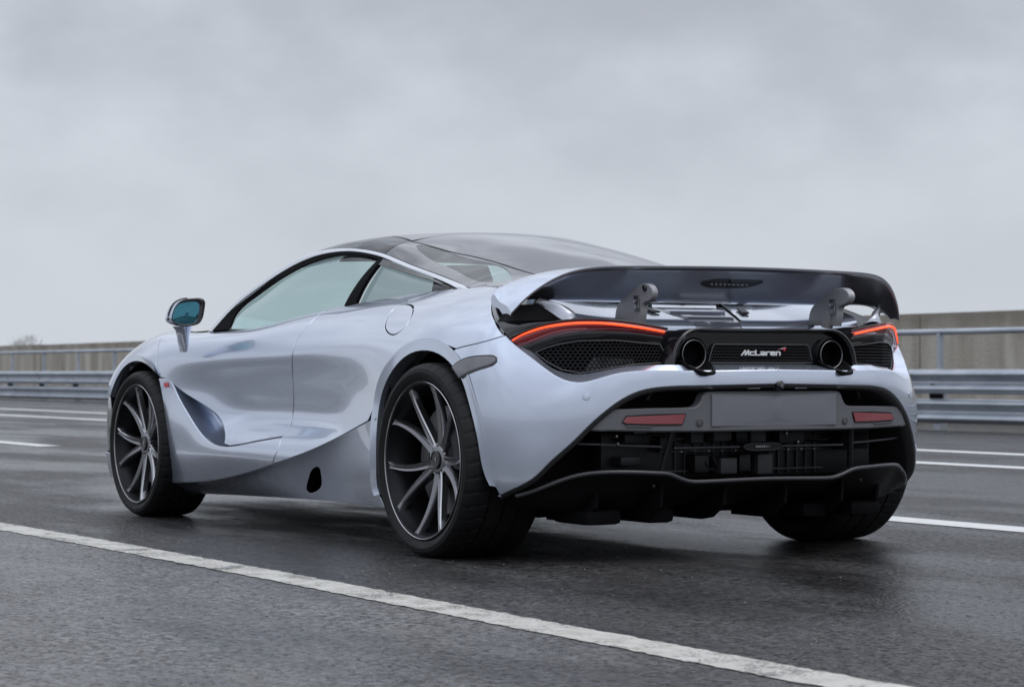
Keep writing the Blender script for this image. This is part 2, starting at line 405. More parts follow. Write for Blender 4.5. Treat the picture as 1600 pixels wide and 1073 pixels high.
def panel(name, surf, outline, material, parent, holes=(), gap=0.0046, roll=0.0025, depth=0.018, res=.045, mirror=False, step=.012, lift=0.0, join=False, fix=None):
    """a trimmed piece of a surface with rounded, returned edges; join=True builds both halves as one mesh meeting at y=0"""
    loops = []
    for q, l in enumerate([outline]+list(holes)):
        l = clean(np.asarray(l, float)); l = clean(poly(np.vstack([l, l[:1]]), step))
        g = gap if q == 0 else -gap
        l2 = inset(l, g)
        if fix is not None:
            k = fix(surf.ev(l)); l2[k] = l[k]
        loops.append(clean(l2, 1e-3))
    A, T, back = triangulate(loops, res)
    P = surf.ev(A); Nn = surf.nrm(A); P = P+Nn*lift
    if fix is not None:
        k = np.abs(P[:, 1]) < 2e-3; P[k, 1] = 0; Nn[k, 1] = 0; Nn /= np.linalg.norm(Nn, axis=1, keepdims=True)
    tn = np.cross(P[T[:, 1]]-P[T[:, 0]], P[T[:, 2]]-P[T[:, 0]]); sg = (tn*Nn[T].mean(1)).sum(1)
    Fs = [tuple(t) if s > 0 else (t[0], t[2], t[1]) for t, s in zip(T, sg)]
    V = [P]; NN = [Nn]; o = len(P); k = 0; dark = set()
    for q, l in enumerate(loops):
        idx = np.array([back[k+i] for i in range(len(l))]); k += len(l); m_ = len(l)
        B = P[idx]; n = Nn[idx]
        tg = np.roll(B, -1, 0)-np.roll(B, 1, 0); tg /= np.linalg.norm(tg, axis=1, keepdims=True)+1e-9
        area = 0.5*np.sum(l[:, 0]*np.roll(l[:, 1], -1)-np.roll(l[:, 0], -1)*l[:, 1])
        ow = np.cross(tg, n)*(1 if (area > 0) else -1)*surf.sg*(1 if q == 0 else -1)
        rings = [(B, n), (B+ow*roll*.7-n*roll*.3, n*.7+ow*.7), (B+ow*roll-n*roll, ow), (B+ow*roll*.6-n*depth, ow)]
        base = [idx]
        for Bq, nq in rings[1:]:
            V.append(Bq); NN.append(nq/np.linalg.norm(nq, axis=1, keepdims=True)); base.append(np.arange(o, o+m_)); o += m_
        on_mid = np.abs(B[:, 1]) < 2e-3 if fix is not None else np.zeros(m_, bool)
        for r0, r1 in zip(base[:-1], base[1:]):
            for i in range(m_):
                j = (i+1) % m_
                if on_mid[i] and on_mid[j]: continue
                f = (r0[i], r1[i], r1[j], r0[j])
                if r1 is base[-1]: dark.add(len(Fs))
                Fs.append(f)
    V = np.vstack(V); NN = np.vstack(NN)
    # orient the edge faces like their normals
    out_f = []
    for f in Fs:
        a, b, c = V[f[0]], V[f[1]], V[f[2]]
        if len(f) == 4: nf = np.cross(V[f[2]]-V[f[0]], V[f[3]]-V[f[1]])
        else: nf = np.cross(b-a, c-a)
        out_f.append(f if nf@NN[list(f)].sum(0) > 0 else tuple(reversed(f)))
    if join:
        n0 = len(V); V2 = V*[1, -1, 1]; N2 = NN*[1, -1, 1]
        dark |= {len(out_f)+d for d in dark}
        out_f = out_f+[tuple(n0+i for i in reversed(f)) for f in out_f]
        V = np.vstack([V, V2]); NN = np.vstack([NN, N2])
    o = mk(name, V, out_f, material, parent, normals=NN, mirror=mirror)
    if material == 'paint' and depth < .03:                      # black sealer, painting in the shade inside the shut lines
        o.data.materials.append(MAT['matt_black'])
        for i in dark: o.data.polygons[i].material_index = 1
    return o
# ------------------------------------------------------------------ the car: hull surface
car = empty('sports_car')
tag(car, 'low silver blue sports car with raised dark rear wing, parked on the wet track', 'car')
def colm(x, yz): return [(x, y, z) for y, z in yz]
HULL = [
 colm(3.42, [(.75,.15),(.77,.25),(.775,.35),(.77,.45),(.755,.52),(.73,.57),(.695,.61),(.65,.645),(.585,.67),(.49,.69)]),
 colm(3.20, [(.86,.15),(.88,.25),(.89,.35),(.89,.45),(.88,.54),(.86,.60),(.83,.65),(.785,.695),(.72,.73),(.62,.755)]),
 colm(2.95, [(.89,.15),(.915,.25),(.928,.35),(.932,.45),(.928,.55),(.915,.62),(.892,.68),(.855,.73),(.795,.775),(.70,.805)]),
 colm(2.67, [(.90,.15),(.925,.25),(.938,.35),(.943,.45),(.943,.55),(.94,.63),(.925,.69),(.895,.745),(.84,.795),(.74,.83)]),
 colm(2.40, [(.885,.15),(.91,.25),(.925,.35),(.928,.45),(.926,.55),(.925,.63),(.92,.685),(.905,.735),(.865,.78),(.78,.815)]),
 colm(2.10, [(.87,.15),(.905,.25),(.917,.35),(.905,.45),(.886,.55),(.897,.63),(.906,.685),(.892,.735),(.858,.778),(.775,.822)]),
 colm(1.80, [(.865,.15),(.905,.25),(.912,.35),(.842,.45),(.846,.55),(.866,.63),(.884,.69),(.87,.74),(.835,.785),(.745,.838)]),
 colm(1.50, [(.865,.15),(.90,.25),(.905,.35),(.824,.45),(.829,.55),(.846,.64),(.862,.70),(.845,.755),(.805,.81),(.715,.873)]),
 colm(1.20, [(.87,.15),(.90,.25),(.90,.35),(.824,.45),(.829,.55),(.840,.645),(.853,.715),(.826,.775),(.78,.833),(.685,.903)]),
 colm(0.90, [(.88,.15),(.90,.25),(.898,.35),(.842,.45),(.843,.55),(.850,.65),(.853,.73),(.82,.795),(.77,.855),(.655,.93)]),
 colm(0.60, [(.89,.15),(.908,.25),(.912,.35),(.896,.45),(.880,.55),(.880,.65),(.873,.735),(.835,.80),(.765,.87),(.625,.95)]),
 colm(0.30, [(.91,.15),(.93,.25),(.94,.35),(.943,.45),(.94,.55),(.93,.65),(.905,.735),(.855,.81),(.77,.885),(.605,.962)]),
 colm(0.00, [(.915,.15),(.94,.25),(.955,.35),(.962,.45),(.962,.55),(.952,.65),(.924,.735),(.87,.815),(.78,.885),(.61,.957)]),
 colm(-.20, [(.895,.15),(.922,.25),(.94,.35),(.948,.45),(.948,.55),(.936,.65),(.908,.73),(.86,.81),(.775,.875),(.64,.93)]),
 [(-.35,.86,.15),(-.375,.885,.25),(-.385,.90,.35),(-.388,.907,.45),(-.386,.905,.55),(-.38,.89,.65),(-.365,.865,.73),(-.35,.825,.80),(-.33,.755,.86),(-.30,.64,.91)],
 [(-.45,.815,.15),(-.475,.838,.25),(-.488,.845,.35),(-.492,.845,.45),(-.49,.84,.55),(-.478,.815,.65),(-.457,.785,.73),(-.43,.745,.80),(-.40,.68,.86),(-.36,.58,.91)],
 [(-.525,.75,.15),(-.552,.77,.25),(-.568,.775,.35),(-.577,.77,.45),(-.576,.764,.55),(-.562,.738,.65),(-.54,.708,.73),(-.51,.665,.80),(-.47,.605,.86),(-.43,.52,.91)],
 [(-.59,.665,.15),(-.618,.682,.25),(-.634,.687,.35),(-.642,.685,.45),(-.643,.68,.55),(-.632,.662,.65),(-.61,.635,.73),(-.58,.595,.80),(-.54,.54,.86),(-.50,.47,.91)],
 [(-.64,.555,.15),(-.67,.57,.25),(-.684,.573,.35),(-.693,.573,.45),(-.695,.57,.55),(-.688,.56,.65),(-.666,.535,.73),(-.635,.505,.80),(-.60,.46,.86),(-.55,.40,.91)],
 [(-.68,.41,.15),(-.71,.42,.25),(-.724,.425,.35),(-.733,.425,.45),(-.736,.425,.55),(-.732,.42,.65),(-.71,.40,.73),(-.68,.38,.80),(-.64,.35,.86),(-.59,.31,.91)],
 [(-.705,.215,.15),(-.735,.22,.25),(-.75,.22,.35),(-.76,.22,.45),(-.765,.22,.55),(-.762,.22,.65),(-.74,.21,.73),(-.71,.20,.80),(-.67,.18,.86),(-.62,.16,.91)],
 [(-.715,0,.15),(-.745,0,.25),(-.76,0,.35),(-.77,0,.45),(-.775,0,.55),(-.772,0,.65),(-.75,0,.73),(-.72,0,.80),(-.68,0,.86),(-.63,0,.91)],
]
hull = Surf(HULL, 520, 150)
UM, VM = hull.ku[-1], hull.kv[-1]

# feature lines read off the photograph, laid on the hull
arch_r = hull.px(curve([(604,796),(587,766),(583.8,731.5),(583.8,690),(587,645),(593.6,611.5),(604.4,586),(621.5,563),(638.7,551),(655.8,547),(673,549),(690,558),(705,573.5),(718,592),(728.7,620),(739.4,654.4),(748,688.7),(754.4,723),(763,748.7),(778,774.4)], 60))
arch_r_top = curve([(604,796),(587,766),(583.8,731.5),(583.8,690),(587,645),(593.6,611.5),(604.4,586),(621.5,563),(638.7,551),(655.8,547),(673,549),(690,558),(705,573.5),(718,592),(728.7,620),(739.4,654.4),(748,688.7),(754.4,723),(763,748.7),(778,774.4)], 60)
def offs(uvs, width, ctr, taper=None):   # the same line further out from the wheel, on the hull
    o = []
    for i, uv in enumerate(uvs):
        p = hull.ev(uv[None])[0]; r = p-np.array(ctr); r[1] = 0; r /= np.linalg.norm(r); w_ = width*(taper(i) if taper else 1)
        J = np.stack([(hull.ev((uv+d)[None])[0]-p)/2e-3 for d in (np.array((2e-3, 0)), np.array((0, 2e-3)))], 1)
        o.append(uv+np.linalg.lstsq(J, r*w_, rcond=None)[0])
    return np.array(o)
tap = lambda i: float(np.interp(i, [0, 10, 20, 36, 46, 54, 59], [.35, .5, .95, 1, .72, .6, .35]))
arch_o = offs(arch_r, .040, (0, .95, .345), tap)
def cut(line_px, k, src=None):          # arch points on one side of a pixel test
    return np.array([uv for uv, p in zip(arch_o, arch_r_top) if k(p)])
belt_px = [(331.5,519),(357,517),(397,512),(430,504),(464,495),(500,486.5),(538,477.4),(575,470.5),(607.5,465),(650,458),(690,452.5),(730,449.5)]
shut_b = curve([(540,477),(501.5,489.3),(475.3,515),(462.3,532.6),(457.5,550),(456.4,575),(458.4,611.5),(457.6,645.8),(450,671.5),(440.3,682)], 26)      # door to quarter
shut_b2 = curve([(440.3,682),(437,693),(431,709),(425,726)], 6)
shut_f = curve([(251,527.6),(247,540),(245.3,556),(245.5,572),(250,589)], 10)
door_crease = curve([(263,593),(275,604),(289,615),(305,625),(322,636),(337,647),(344,655),(348,664),(350,674),(351,684),(350,693.5)], 20)
blade_top = curve([(256,591),(263,591.5),(268.6,598.5),(278,619),(292.9,645),(307.8,669.3),(322.7,686),(337.6,695),(356.3,697.3),(378,694),(401,689),(440.3,682)], 30)
blade_low = curve([(266.8,754.5),(319,752),(363.7,744.5),(401,734),(425,726)], 14)
blade_front = curve([(248,591.5),(253.3,620.6),(259.3,661.8),(264.2,700.5),(266.6,729.6),(266.8,754.5)], 12)
sill_line = curve([(425,726),(475.7,707.5),(527,683.5),(586.3,651.4)], 14)
rear_shut = curve([(694.4,560),(703,550),(740,538.5),(789.5,524.3)], 10)
front_arch_px = curve([(248,589),(237.6,578),(225,567.5),(212,563.5),(200,566.5),(189,576),(180.6,589.5),(174.5,604),(169.7,620.6)], 20)

# front fender: wing panel and bumper corner, round the wheel opening
fa_in = hull.px(front_arch_px); fa = offs(fa_in, .020, (2.67, .93, .33), lambda i: min(1, .35+i/5))
fa_low = hull.xz([(3.045,.45),(3.05,.36),(3.035,.26),(3.00,.17)])
top_f = hull.px([(251,527.6)])[0]
front_out = np.vstack([hull.px(shut_f), fa[1:], fa_low, hull.xz([(3.05,.152)]), [(0.004, 0.004)], [(0.004, VM-.004)], [(top_f[0], VM-.004)]])
# split it in wing (above), dark vent trim and bumper corner (below)
def uvz(u, z):                # hull point at parameter u and height z
    c = hull.D[np.argmin(abs(hull.U-u))]; return np.array([u, np.interp(z, c[:, 2], hull.Vv)])
vent_top = [uvz(u, .575) for u in np.linspace(0.004, fa[-1][0], 8)]
vent_bot = [uvz(u, .27) for u in np.linspace(0.004, fa_low[2][0], 8)]
wing_uv = np.vstack([hull.px(shut_f), fa[1:-1], [vent_top[-1]], vent_top[-2::-1], [(0.004, VM-.004)], [(top_f[0], VM-.004)]])
vent_uv = np.vstack([vent_top, fa[-1:], fa_low[:2], [vent_bot[-1]], vent_bot[-2::-1]])
corner_uv = np.vstack([vent_bot, fa_low[2:], hull.xz([(3.0,.152)]), [(0.004, 0.004)]])
both(lambda m_: panel('front_fender', hull, wing_uv, 'paint', car, mirror=m_, res=.035))
both(lambda m_: panel('bumper_vent', hull, vent_uv, 'gloss_black', car, mirror=m_, lift=-.012, res=.04))
both(lambda m_: panel('front_bumper_corner', hull, corner_uv, 'paint', car, mirror=m_, res=.04))

# door
door_uv = np.vstack([hull.px(shut_f), hull.px(door_crease), hull.px([(358,696.6),(378,693.6),(401,688.6),(440.3,681.6)]), hull.px(shut_b[::-1])[1:], hull.px(belt_px[5::-1]), hull.px([(331.5,519)])+[0, .012], [(top_f[0], VM-.004)]])
both(lambda m_: panel('door', hull, door_uv, 'paint', car, mirror=m_, res=.03))
# blade below the door intake
blade_uv = np.vstack([hull.px(blade_front), hull.px(blade_low)[1:], hull.px(shut_b2[::-1])[1:], hull.px(blade_top[::-1])[1:]])
both(lambda m_: panel('side_blade', hull, blade_uv, 'paint', car, mirror=m_, res=.03, roll=.006, depth=.05))
# the intake channel between door crease and blade
D_ = hull.ev(hull.px(curve(door_crease, 24))); B_ = hull.ev(hull.px(curve(blade_top[2:19], 24)))
ch = []
for i, (d, b) in enumerate(zip(D_, B_)):
    t = i/23; dep = max(.008, .125*(1-((t-.42)/.62)**2)); e = b+np.array([.03, -dep-.012, 0.0])
    ch.append(curve([d+(0, -.004, 0), d*.62+e*.38+(0, -.012*dep/.13, 0), d*.25+e*.75+(0, -.016*dep/.13, 0), e, b+(0.004, -.03 if dep > .03 else -.006, -.004)], 14))
both(lambda m_: sheet('intake_channel', ch, 'paint', car, mirror=m_))

# rear quarter panel with round fuel flap opening
fuel_px = curve([(644,478.5),(645,484.5),(639,501),(625,517.5),(612,522.3),(603.5,515.5),(602,507),(607.5,492),(619,479.8),(633.4,475)], 48, closed=True)
fuel_uv = hull.px(fuel_px)
fc = fuel_uv.mean(0); a_ = fuel_uv-fc; fr = np.linalg.norm(a_, axis=1).mean()
quarter_uv = np.vstack([hull.px(shut_b2[::-1]), hull.px(shut_b[::-1])[1:], hull.px(belt_px[6:]), hull.xyz([(.10,.64,.945),(-.10,.66,.93),(-.20,.70,.905)]), hull.px([(771,466),(768.5,478),(773.8,500),(780.5,513.8)]), hull.px(rear_shut[:1:-1]), cut(arch_r, lambda p: p[0] < 688 and p[1] < 648)[::-1], hull.px(sill_line[-2::-1])])
both(lambda m_: panel('rear_quarter_panel', hull, quarter_uv, 'paint', car, holes=[fuel_uv], mirror=m_, res=.03))
flap = panel('fuel_flap', hull, fuel_uv, 'paint', car, gap=.0035, res=.03)
tag(flap, 'round fuel filler flap')
# side sill with its dark duct
duct_px = curve([(488,733),(497,729),(501,739),(502,757),(497.5,764.5),(482,769.8),(478.8,762),(481.8,748)], 24, closed=True)
sill_low = curve([(602.5,795.5),(540,786.4),(484,780.8),(420,776.5),(360,773),(322.7,771.5),(281,770)], 20)
SG = []
top_px = np.vstack([blade_low, sill_line[1:]]); arch_edge = np.array([(586.3,651.4),(584.5,690),(584.5,731.5),(588,766),(603,795.5)]); fr_edge = np.array([(266.8,754.5),(268,759),(271,763.5),(275.5,767.5),(281,770.5)])
low_px = sill_low[::-1]
for k in np.linspace(0, 1, 22):
    ti = k*(len(top_px)-1); a = np.array([np.interp(ti, range(len(top_px)), top_px[:, j]) for j in (0, 1)])
    bi = k*(len(low_px)-1); c_ = np.array([np.interp(bi, range(len(low_px)), low_px[:, j]) for j in (0, 1)])
    Pt = hull.ev(hull.px([a]))[0]; tuck = float(np.interp(k, [0, .25, .5, .75, .92, 1], [.10, .11, .095, .065, .045, .032]))
    row = []
    for j, s_ in enumerate((0, .12, .4, .7, 1)):
        q_ = a*(1-s_)+c_*s_
        fe = np.array([np.interp(s_, [0, .25, .5, .75, 1], fr_edge[:, i]) for i in (0, 1)]); ae = np.array([np.interp(s_, [0, .27, .55, .79, 1], arch_edge[:, i]) for i in (0, 1)])
        q_ = q_+(1-k)*(fe-(fr_edge[0]*(1-s_)+fr_edge[-1]*s_))+k*(ae-(arch_edge[0]*(1-s_)+arch_edge[-1]*s_))
        row.append(at(q_[0], q_[1], y=Pt[1]-.003-tuck*s_**.85))
    SG.append(row[::-1])
sill = Surf(SG, 160, 40)
duct_uv = sill.px(duct_px); su, sv = sill.ku[-1], sill.kv[-1]
sill_uv = poly(np.array([(0.002, .002), (su-.002, .002), (su-.002, sv-.002), (.002, sv-.002), (.002, .002)]), .02)[:-1]
both(lambda m_: panel('side_sill', sill, sill_uv, 'paint', car, holes=[duct_uv], mirror=m_, res=.03, gap=.002, roll=.0015))
dP = sill.ev(duct_uv); dn = len(dP)
dv = np.vstack([dP, dP*[1, 1, 1]+[.10, -.09, 0], [dP.mean(0)+[.10, -.09, 0]]])
both(lambda m_: mk('sill_duct', dv, [(i, (i+1) % dn, dn+(i+1) % dn, dn+i) for i in range(dn)]+[(dn+i, dn+(i+1) % dn, 2*dn) for i in range(dn)], 'matt_black', car, mirror=m_))

# rear bumper: one skin from wheel opening to wheel opening
crease_px = curve([(789.5,524.3),(798.5,534),(814,547.5),(834.5,563),(861.5,583.5),(879.5,593.6),(897.5,598),(915.5,597.5),(942.5,590),(976,582.4),(1021,579.5),(1072,580)], 44)
open_px = curve([(778,774.4),(800,764),(832,747),(858,722),(892,692),(921,663.5),(947,641),(968,625.7),(994,612.6),(1020,606),(1067,602.5)], 36)
crease_uv = hull.px(crease_px); open_uv = hull.px(open_px)
zc_, zo_ = hull.ev(crease_uv)[-1][2], hull.ev(open_uv)[-1][2]
cu = [uvz(u, zc_+.004*t) for t, u in zip(np.linspace(0, 1, 12), np.linspace(crease_uv[-1][0], UM, 13)[1:])]
ou = [uvz(u, zo_+.006*t) for t, u in zip(np.linspace(0, 1, 12), np.linspace(open_uv[-1][0], UM, 13)[1:])]
marker_px = [(708,573.5),(716,567),(727,562),(763,557.5),(772,558.5),(775,561.5),(771.5,566.5),(754.4,573),(735,580),(718.5,588.5)]
marker_uv = hull.px(curve(marker_px[:1]+marker_px[2:], 30))
bump_uv = np.vstack([crease_uv, cu, ou[::-1], open_uv[::-1], cut(arch_r, lambda p: p[0] > 697)[::-1], hull.px(rear_shut)[2:-1]])
panel('rear_bumper', hull, bump_uv, 'paint', car, res=.028, join=True, fix=lambda P: np.abs(P[:, 1]) < 2e-3, roll=.004, depth=.02, gap=.002)
both(lambda m_: panel('side_marker', hull, marker_uv, 'smoke_lens', car, mirror=m_, lift=.0045, depth=.008, gap=.001, res=.03))
rim_uv = clean(inset(clean(marker_uv), -.006))
both(lambda m_: panel('marker_surround', hull, rim_uv, 'gloss_black', car, holes=[marker_uv], mirror=m_, lift=.003, depth=.006, gap=.0005, roll=.001, res=.02))

# wheel opening lips: a flat band leaning in towards the wheel, then turned under
def lip(m_, inner_uv, outer_uv, lean):
    A, B = hull.ev(inner_uv), hull.ev(outer_uv); nB = hull.nrm(outer_uv); o = []
    for i, (a_, b_, n_) in enumerate(zip(A, B, nB)):
        e = a_+np.array((0, -(lean if np.isscalar(lean) else float(np.interp(i, *lean))), 0)); d = (e-b_)/np.linalg.norm(e-b_)
        o.append([b_-d*.009+n_*.0003, b_-d*.003+n_*.0009, b_+d*.002+n_*.0003, b_*.5+e*.5, e, e+np.array((0, -.006, 0))+d*.001, e+np.array((0, -.05, 0))])
    return sheet('arch_lip', o, 'paint', car, mirror=m_, sharp=30)
both(lambda m_: lip(m_, arch_r[3:58], arch_o[3:58], ([0, 33, 44, 55], [.010, .010, -.002, -.008])))
both(lambda m_: lip(m_, fa_in, fa, .006))

# wheel housings and dark shell behind the skin
def housing(m_, cx, rz, r, y0, y1):
    G = []
    for a in np.linspace(-.35, math.pi+.35, 40):
        c, s_ = math.cos(a), math.sin(a)
        G.append([(cx+r*c, y, rz+r*s_) for y in np.linspace(y0, y1, 6)]+[(cx+.05*c, y1, rz+.05*s_)])
    return sheet('wheel_housing', G, 'matt_black', car, mirror=m_, flip=True)
both(lambda m_: housing(m_, 0.0, .36, .372, .86, .56)); both(lambda m_: housing(m_, 2.67, .330, .346, .85, .60))
def shell_uv():
    lo = [uvz(u, .17) for u in np.linspace(0.02, UM-.9, 60)]
    return lo
def inner(m_):
    D = hull.D[::8, ::6]; Nn = hull.Dn[::8, ::6]; V = (D-Nn*.03); nu, nv = V.shape[:2]; Fs = []
    for i in range(nu-1):
        for j in range(nv-1):
            c = (V[i, j]+V[i+1, j+1])/2
            if np.hypot(c[0], c[2]-.36) < .42 or np.hypot(c[0]-2.67, c[2]-.335) < .41 or c[0] < -.33: continue
            if c[2] > .70 or c[2] < .37: continue
            if 1.3 < c[0] < 2.7: continue
            if .9 < c[0] < 1.6 and c[2] < .3: continue
            Fs.append((i*nv+j, (i+1)*nv+j, (i+1)*nv+j+1, i*nv+j+1))
    return mk('inner_shell', V.reshape(-1, 3), Fs, 'matt_black', car, mirror=m_)
both(inner)
box('underbody', (1.52, 0, .165), (3.5, 1.3, .05), 'matt_black', car, .01)
box('floor_tray', (1.34, 0, .175), (1.75, 1.44, .03), 'matt_black', car, .01)

# bonnet and nose between the fenders
HG = []
for i in range(0, 6):
    e = np.array(HULL[i][9]); c = [(3.70, .60), (3.50, .68), (3.2, .745), (2.85, .79), (2.55, .82), (2.40, .835)][i]
    HG.append([(e[0]+(c[0]-e[0])*(1-t*t), e[1]*t, c[1]+(e[2]-c[1])*t**1.5) for t in np.linspace(-1, 1, 17) for t in [t] if True] if False else [(e[0]+(c[0]-e[0])*(1-t*t), e[1]*t, c[1]+(e[2]-c[1])*abs(t)**1.5) for t in np.linspace(-1, 1, 17)])
sheet('bonnet', HG, 'paint', car, flip=True)
NG = [[(e[0]+(3.70-3.42)*(1-t*t), e[1]*t, e[2]) for t in np.linspace(-1, 1, 17)] for e in HULL[0]]
sheet('front_bumper', NG, 'gloss_black', car)
bdg_uv = hull.px([(256.5,598),(263,597.5),(264.5,604),(258,605)])
both(lambda m_: panel('side_badge', hull, bdg_uv, 'red_print', car, mirror=m_, lift=.003, gap=0, roll=.0005, depth=.002, res=.02, step=.02))

# ------------------------------------------------------------------ greenhouse
strip_o = curve([at(u, v, y=y) for u, v, y in [(327,518.5,.80),(363,478,.735),(406,443.5,.68),(449,414,.63),(481,399,.60),(515,391,.58),(544,389.5,.57),(573,392,.565),(602,399,.565),(636,413,.57),(679,429,.585),(722,446.5,.605),(738,455,.61)]], 60)
strip_i = curve([at(u, v, y=y) for u, v, y in [(332,518.5,.805),(363,483.5,.745),(406,449,.69),(449.4,420.5,.64),(492.5,401,.605),(527,394,.587),(555.8,393.5,.578),(590,399.5,.575),(600.5,403,.575),(636,418,.582),(679.4,434.5,.60),(712,449,.62),(728,456,.61)]], 60)
both(lambda m_: sheet('cant_rail', [curve([a, a*.5+b*.5+(0, .0015, .0015), b], 5) for a, b in zip(strip_o, strip_i)], 'trim_silver', car, thick=.004, mirror=m_))
both(lambda m_: tube('cant_rail_seal', strip_o[:-3]+(0, -.003, .002), np.interp(np.linspace(0, 1, 57), [0, .55, .7, .95, 1], [.0026, .0026, .0045, .0045, .002]), 'satin_black', car, 6, mirror=m_))
seal_o = strip_i
glass_top = curve([at(u, v, y=y) for u, v, y in [(357,516.5,.79),(368.9,489.5,.745),(394.8,466.5,.705),(435,437.8,.665),(481,413.3,.625),(521.3,401.5,.60),(550,399,.59),(577,402.5,.585),(592,407.5,.585)]], 40)
seal_top = curve([at(u, v, y=y) for u, v, y in [(332,518.5,.805),(363,485,.746),(406.3,450.5,.692),(449.4,421.8,.642),(492.5,402.2,.608),(527,395.0,.590),(555.8,394.8,.58),(596,403.4,.576)]], 40)
both(lambda m_: sheet('window_seal', [[a+(0, -.006, 0), b+(0, -.010, 0)] for a, b in zip(seal_top, glass_top)], 'matt_black', car, thick=.01, mirror=m_))
belt3 = hull.ev(hull.px(belt_px))
def belt_at(px_): 
    q = project(belt3); return np.array([np.interp(px_, q[:, 0], belt3[:, k]) for k in range(3)])
gb = np.array([belt_at(u) for u in np.linspace(357, 541, 40)])
def glassgrid(top, bot, n=12, bulge=.012):
    G = []
    for a, b in zip(top, bot): G.append([a*(1-t)+b*t+np.array([0, .8, .5])*bulge*4*t*(1-t)-np.array([0, .012, .008*t]) for t in np.linspace(0, 1, n)])
    return G
both(lambda m_: sheet('side_window', glassgrid(glass_top, gb), 'side_glass', car, mirror=m_))
# B-pillar and rear side window
bp_t = [at(592,407,y=.588), at(600.5,404.5,y=.582)]; bp_b = [belt_at(540), belt_at(557)]
both(lambda m_: sheet('window_pillar', [[t*(1-k)+b*k+np.array([0, .8, .5])*.012*4*k*(1-k)-np.array([0, .008, .006]) for k in np.linspace(0, 1, 10)] for t, b in zip([bp_t[0], (bp_t[0]+bp_t[1])/2+(0, .003, 0), bp_t[1]], [bp_b[0], (bp_b[0]+bp_b[1])/2+(0, .003, 0), bp_b[1]])], 'matt_black', car, thick=.015, mirror=m_))
q_top = curve([at(u, v, y=y) for u, v, y in [(601,404.5,.585),(620,412,.588),(640,420.5,.592),(660,429,.60),(680,437,.608),(706,449.5,.63)]], 24)
qb = np.array([belt_at(u) for u in np.linspace(557, 706, 24)])
both(lambda m_: sheet('quarter_window', glassgrid(q_top, qb, 10, .008), 'rear_glass', car, mirror=m_))
def frame_q(m_):
    G = [[a+(0, .003, -.002), a*.86+b*.14+(0, .006, 0)] for a, b in zip(q_top, qb)]
    return sheet('quarter_window_seal', G, 'gloss_black', car, thick=.004, mirror=m_)
both(frame_q)

# roof: centre profile and crown down to the cant rails
ZC = curve([(2.47,.80),(2.30,.895),(2.10,1.00),(1.90,1.085),(1.70,1.15),(1.50,1.19),(1.30,1.207),(1.10,1.207),(.90,1.190),(.70,1.159),(.50,1.116),(.30,1.062),(.10,1.0),(-.05,.958),(-.20,.90),(-.3,.86)], 120)
def zcen(x): return np.interp(-x, -ZC[:, 0], ZC[:, 1])
ys_ = np.array([0, .25, .5, .70, .84, .93, 1.0]); ds_f = np.array([0, .02, .085, .21, .38, .58, 1.0]); ds_r = np.array([0, .055, .22, .45, .67, .84, 1.0])
edge_r = np.vstack([strip_o[::3], [(.20,.617,.9475),(.08,.62,.944),(-.05,.62,.937),(-.17,.60,.915)]])
RG = []
for e in edge_r:
    # windscreen base sweeps forward at the centre, roof follows straight across
    bow = .28*max(0, (e[0]-1.55)/.65)**1.4 if e[0] > 1.55 else -.05*max(0, (.75-e[0])/.9)
    row = []; kb = float(np.clip((e[0]-.75)/.5, 0, 1))
    for f_, d_ in zip(ys_, ds_f*kb+ds_r*(1-kb)):
        x = e[0]+bow*(1-f_*f_); zc0 = zcen(x)
        ze = e[2]; z0 = zcen(e[0]+bow); row.append((x, e[1]*f_, z0+(ze-z0)*d_))
    RG.append(row)
roof = Surf(RG, 200, 80)
roof.sg = 1.0 if roof.nrm([[roof.ku[-1]/2, .05]])[0][2]*roof.sg > 0 and roof.sg > 0 else roof.sg
if roof.nrm([[roof.ku[-1]/2, .05]])[0][2] < 0: roof.sg *= -1; roof.Dn *= -1; roof.front = ~roof.front
RU, RV = roof.ku[-1], roof.kv[-1]
def ru(x): # u where the rail side has this x
    return np.interp(-x, -roof.D[:, -1, 0], roof.U)
rv = lambda f_: np.interp(f_, roof.D[100, :, 1]/roof.D[100, -1, 1], roof.Vv)
mid = lambda P: np.abs(P[:, 1]) < 2e-3
uS, uH, uE = ru(1.03), ru(1.76), RU-.004
# windscreen, roof panel, door roof glass, rear screen, rear buttress glass
panel('windscreen', roof, [(0.002, 0), (uH+.02, 0), (uH, rv(.6)), (uH-.10, rv(.9)), (.002, RV-.004)], 'screen_glass', car, join=True, fix=mid, depth=.004, res=.05)
panel('roof_panel', roof, [(uH+.03, 0), (uS+.012, 0), (uS+.012, rv(.60)), (uS, rv(.78)), (uH+.01, rv(.62))], 'roof_black', car, join=True, fix=mid, depth=.01, res=.04)
both(lambda m_: panel('door_roof_panel', roof, [(uH+.012, rv(.635)), (uS, rv(.79)), (uS, RV-.004), (.004, RV-.003), (.03, RV-.02), (uH-.08, rv(.91))], 'roof_glass_dark', car, mirror=m_, depth=.01, res=.04))
panel('rear_screen', roof, [(uS+.014, 0), (uE, 0), (uE, rv(.52)), ((uS+uE)/2, rv(.66)), (uS+.014, rv(.79))], 'roof_glass' if 'roof_glass' in MAT else 'roof_black', car, join=True, fix=mid, depth=.006, res=.04)
pane_uv = roof.px(curve([(650,384.5),(682,388),(740,406),(795,424),(799,437),(790,439.5),(748,439.5),(722,428),(699,416.5),(668,402)], 40, closed=True))
both(lambda m_: panel('rear_side_glass_border', roof, [(uS+.004, rv(.80)), ((uS+uE)/2, rv(.67)), (uE, rv(.53)), (uE, RV-.004), (uS+.004, RV-.004)], 'roof_black', car, holes=[pane_uv], mirror=m_, depth=.006, gap=.001, roll=.001, res=.03))
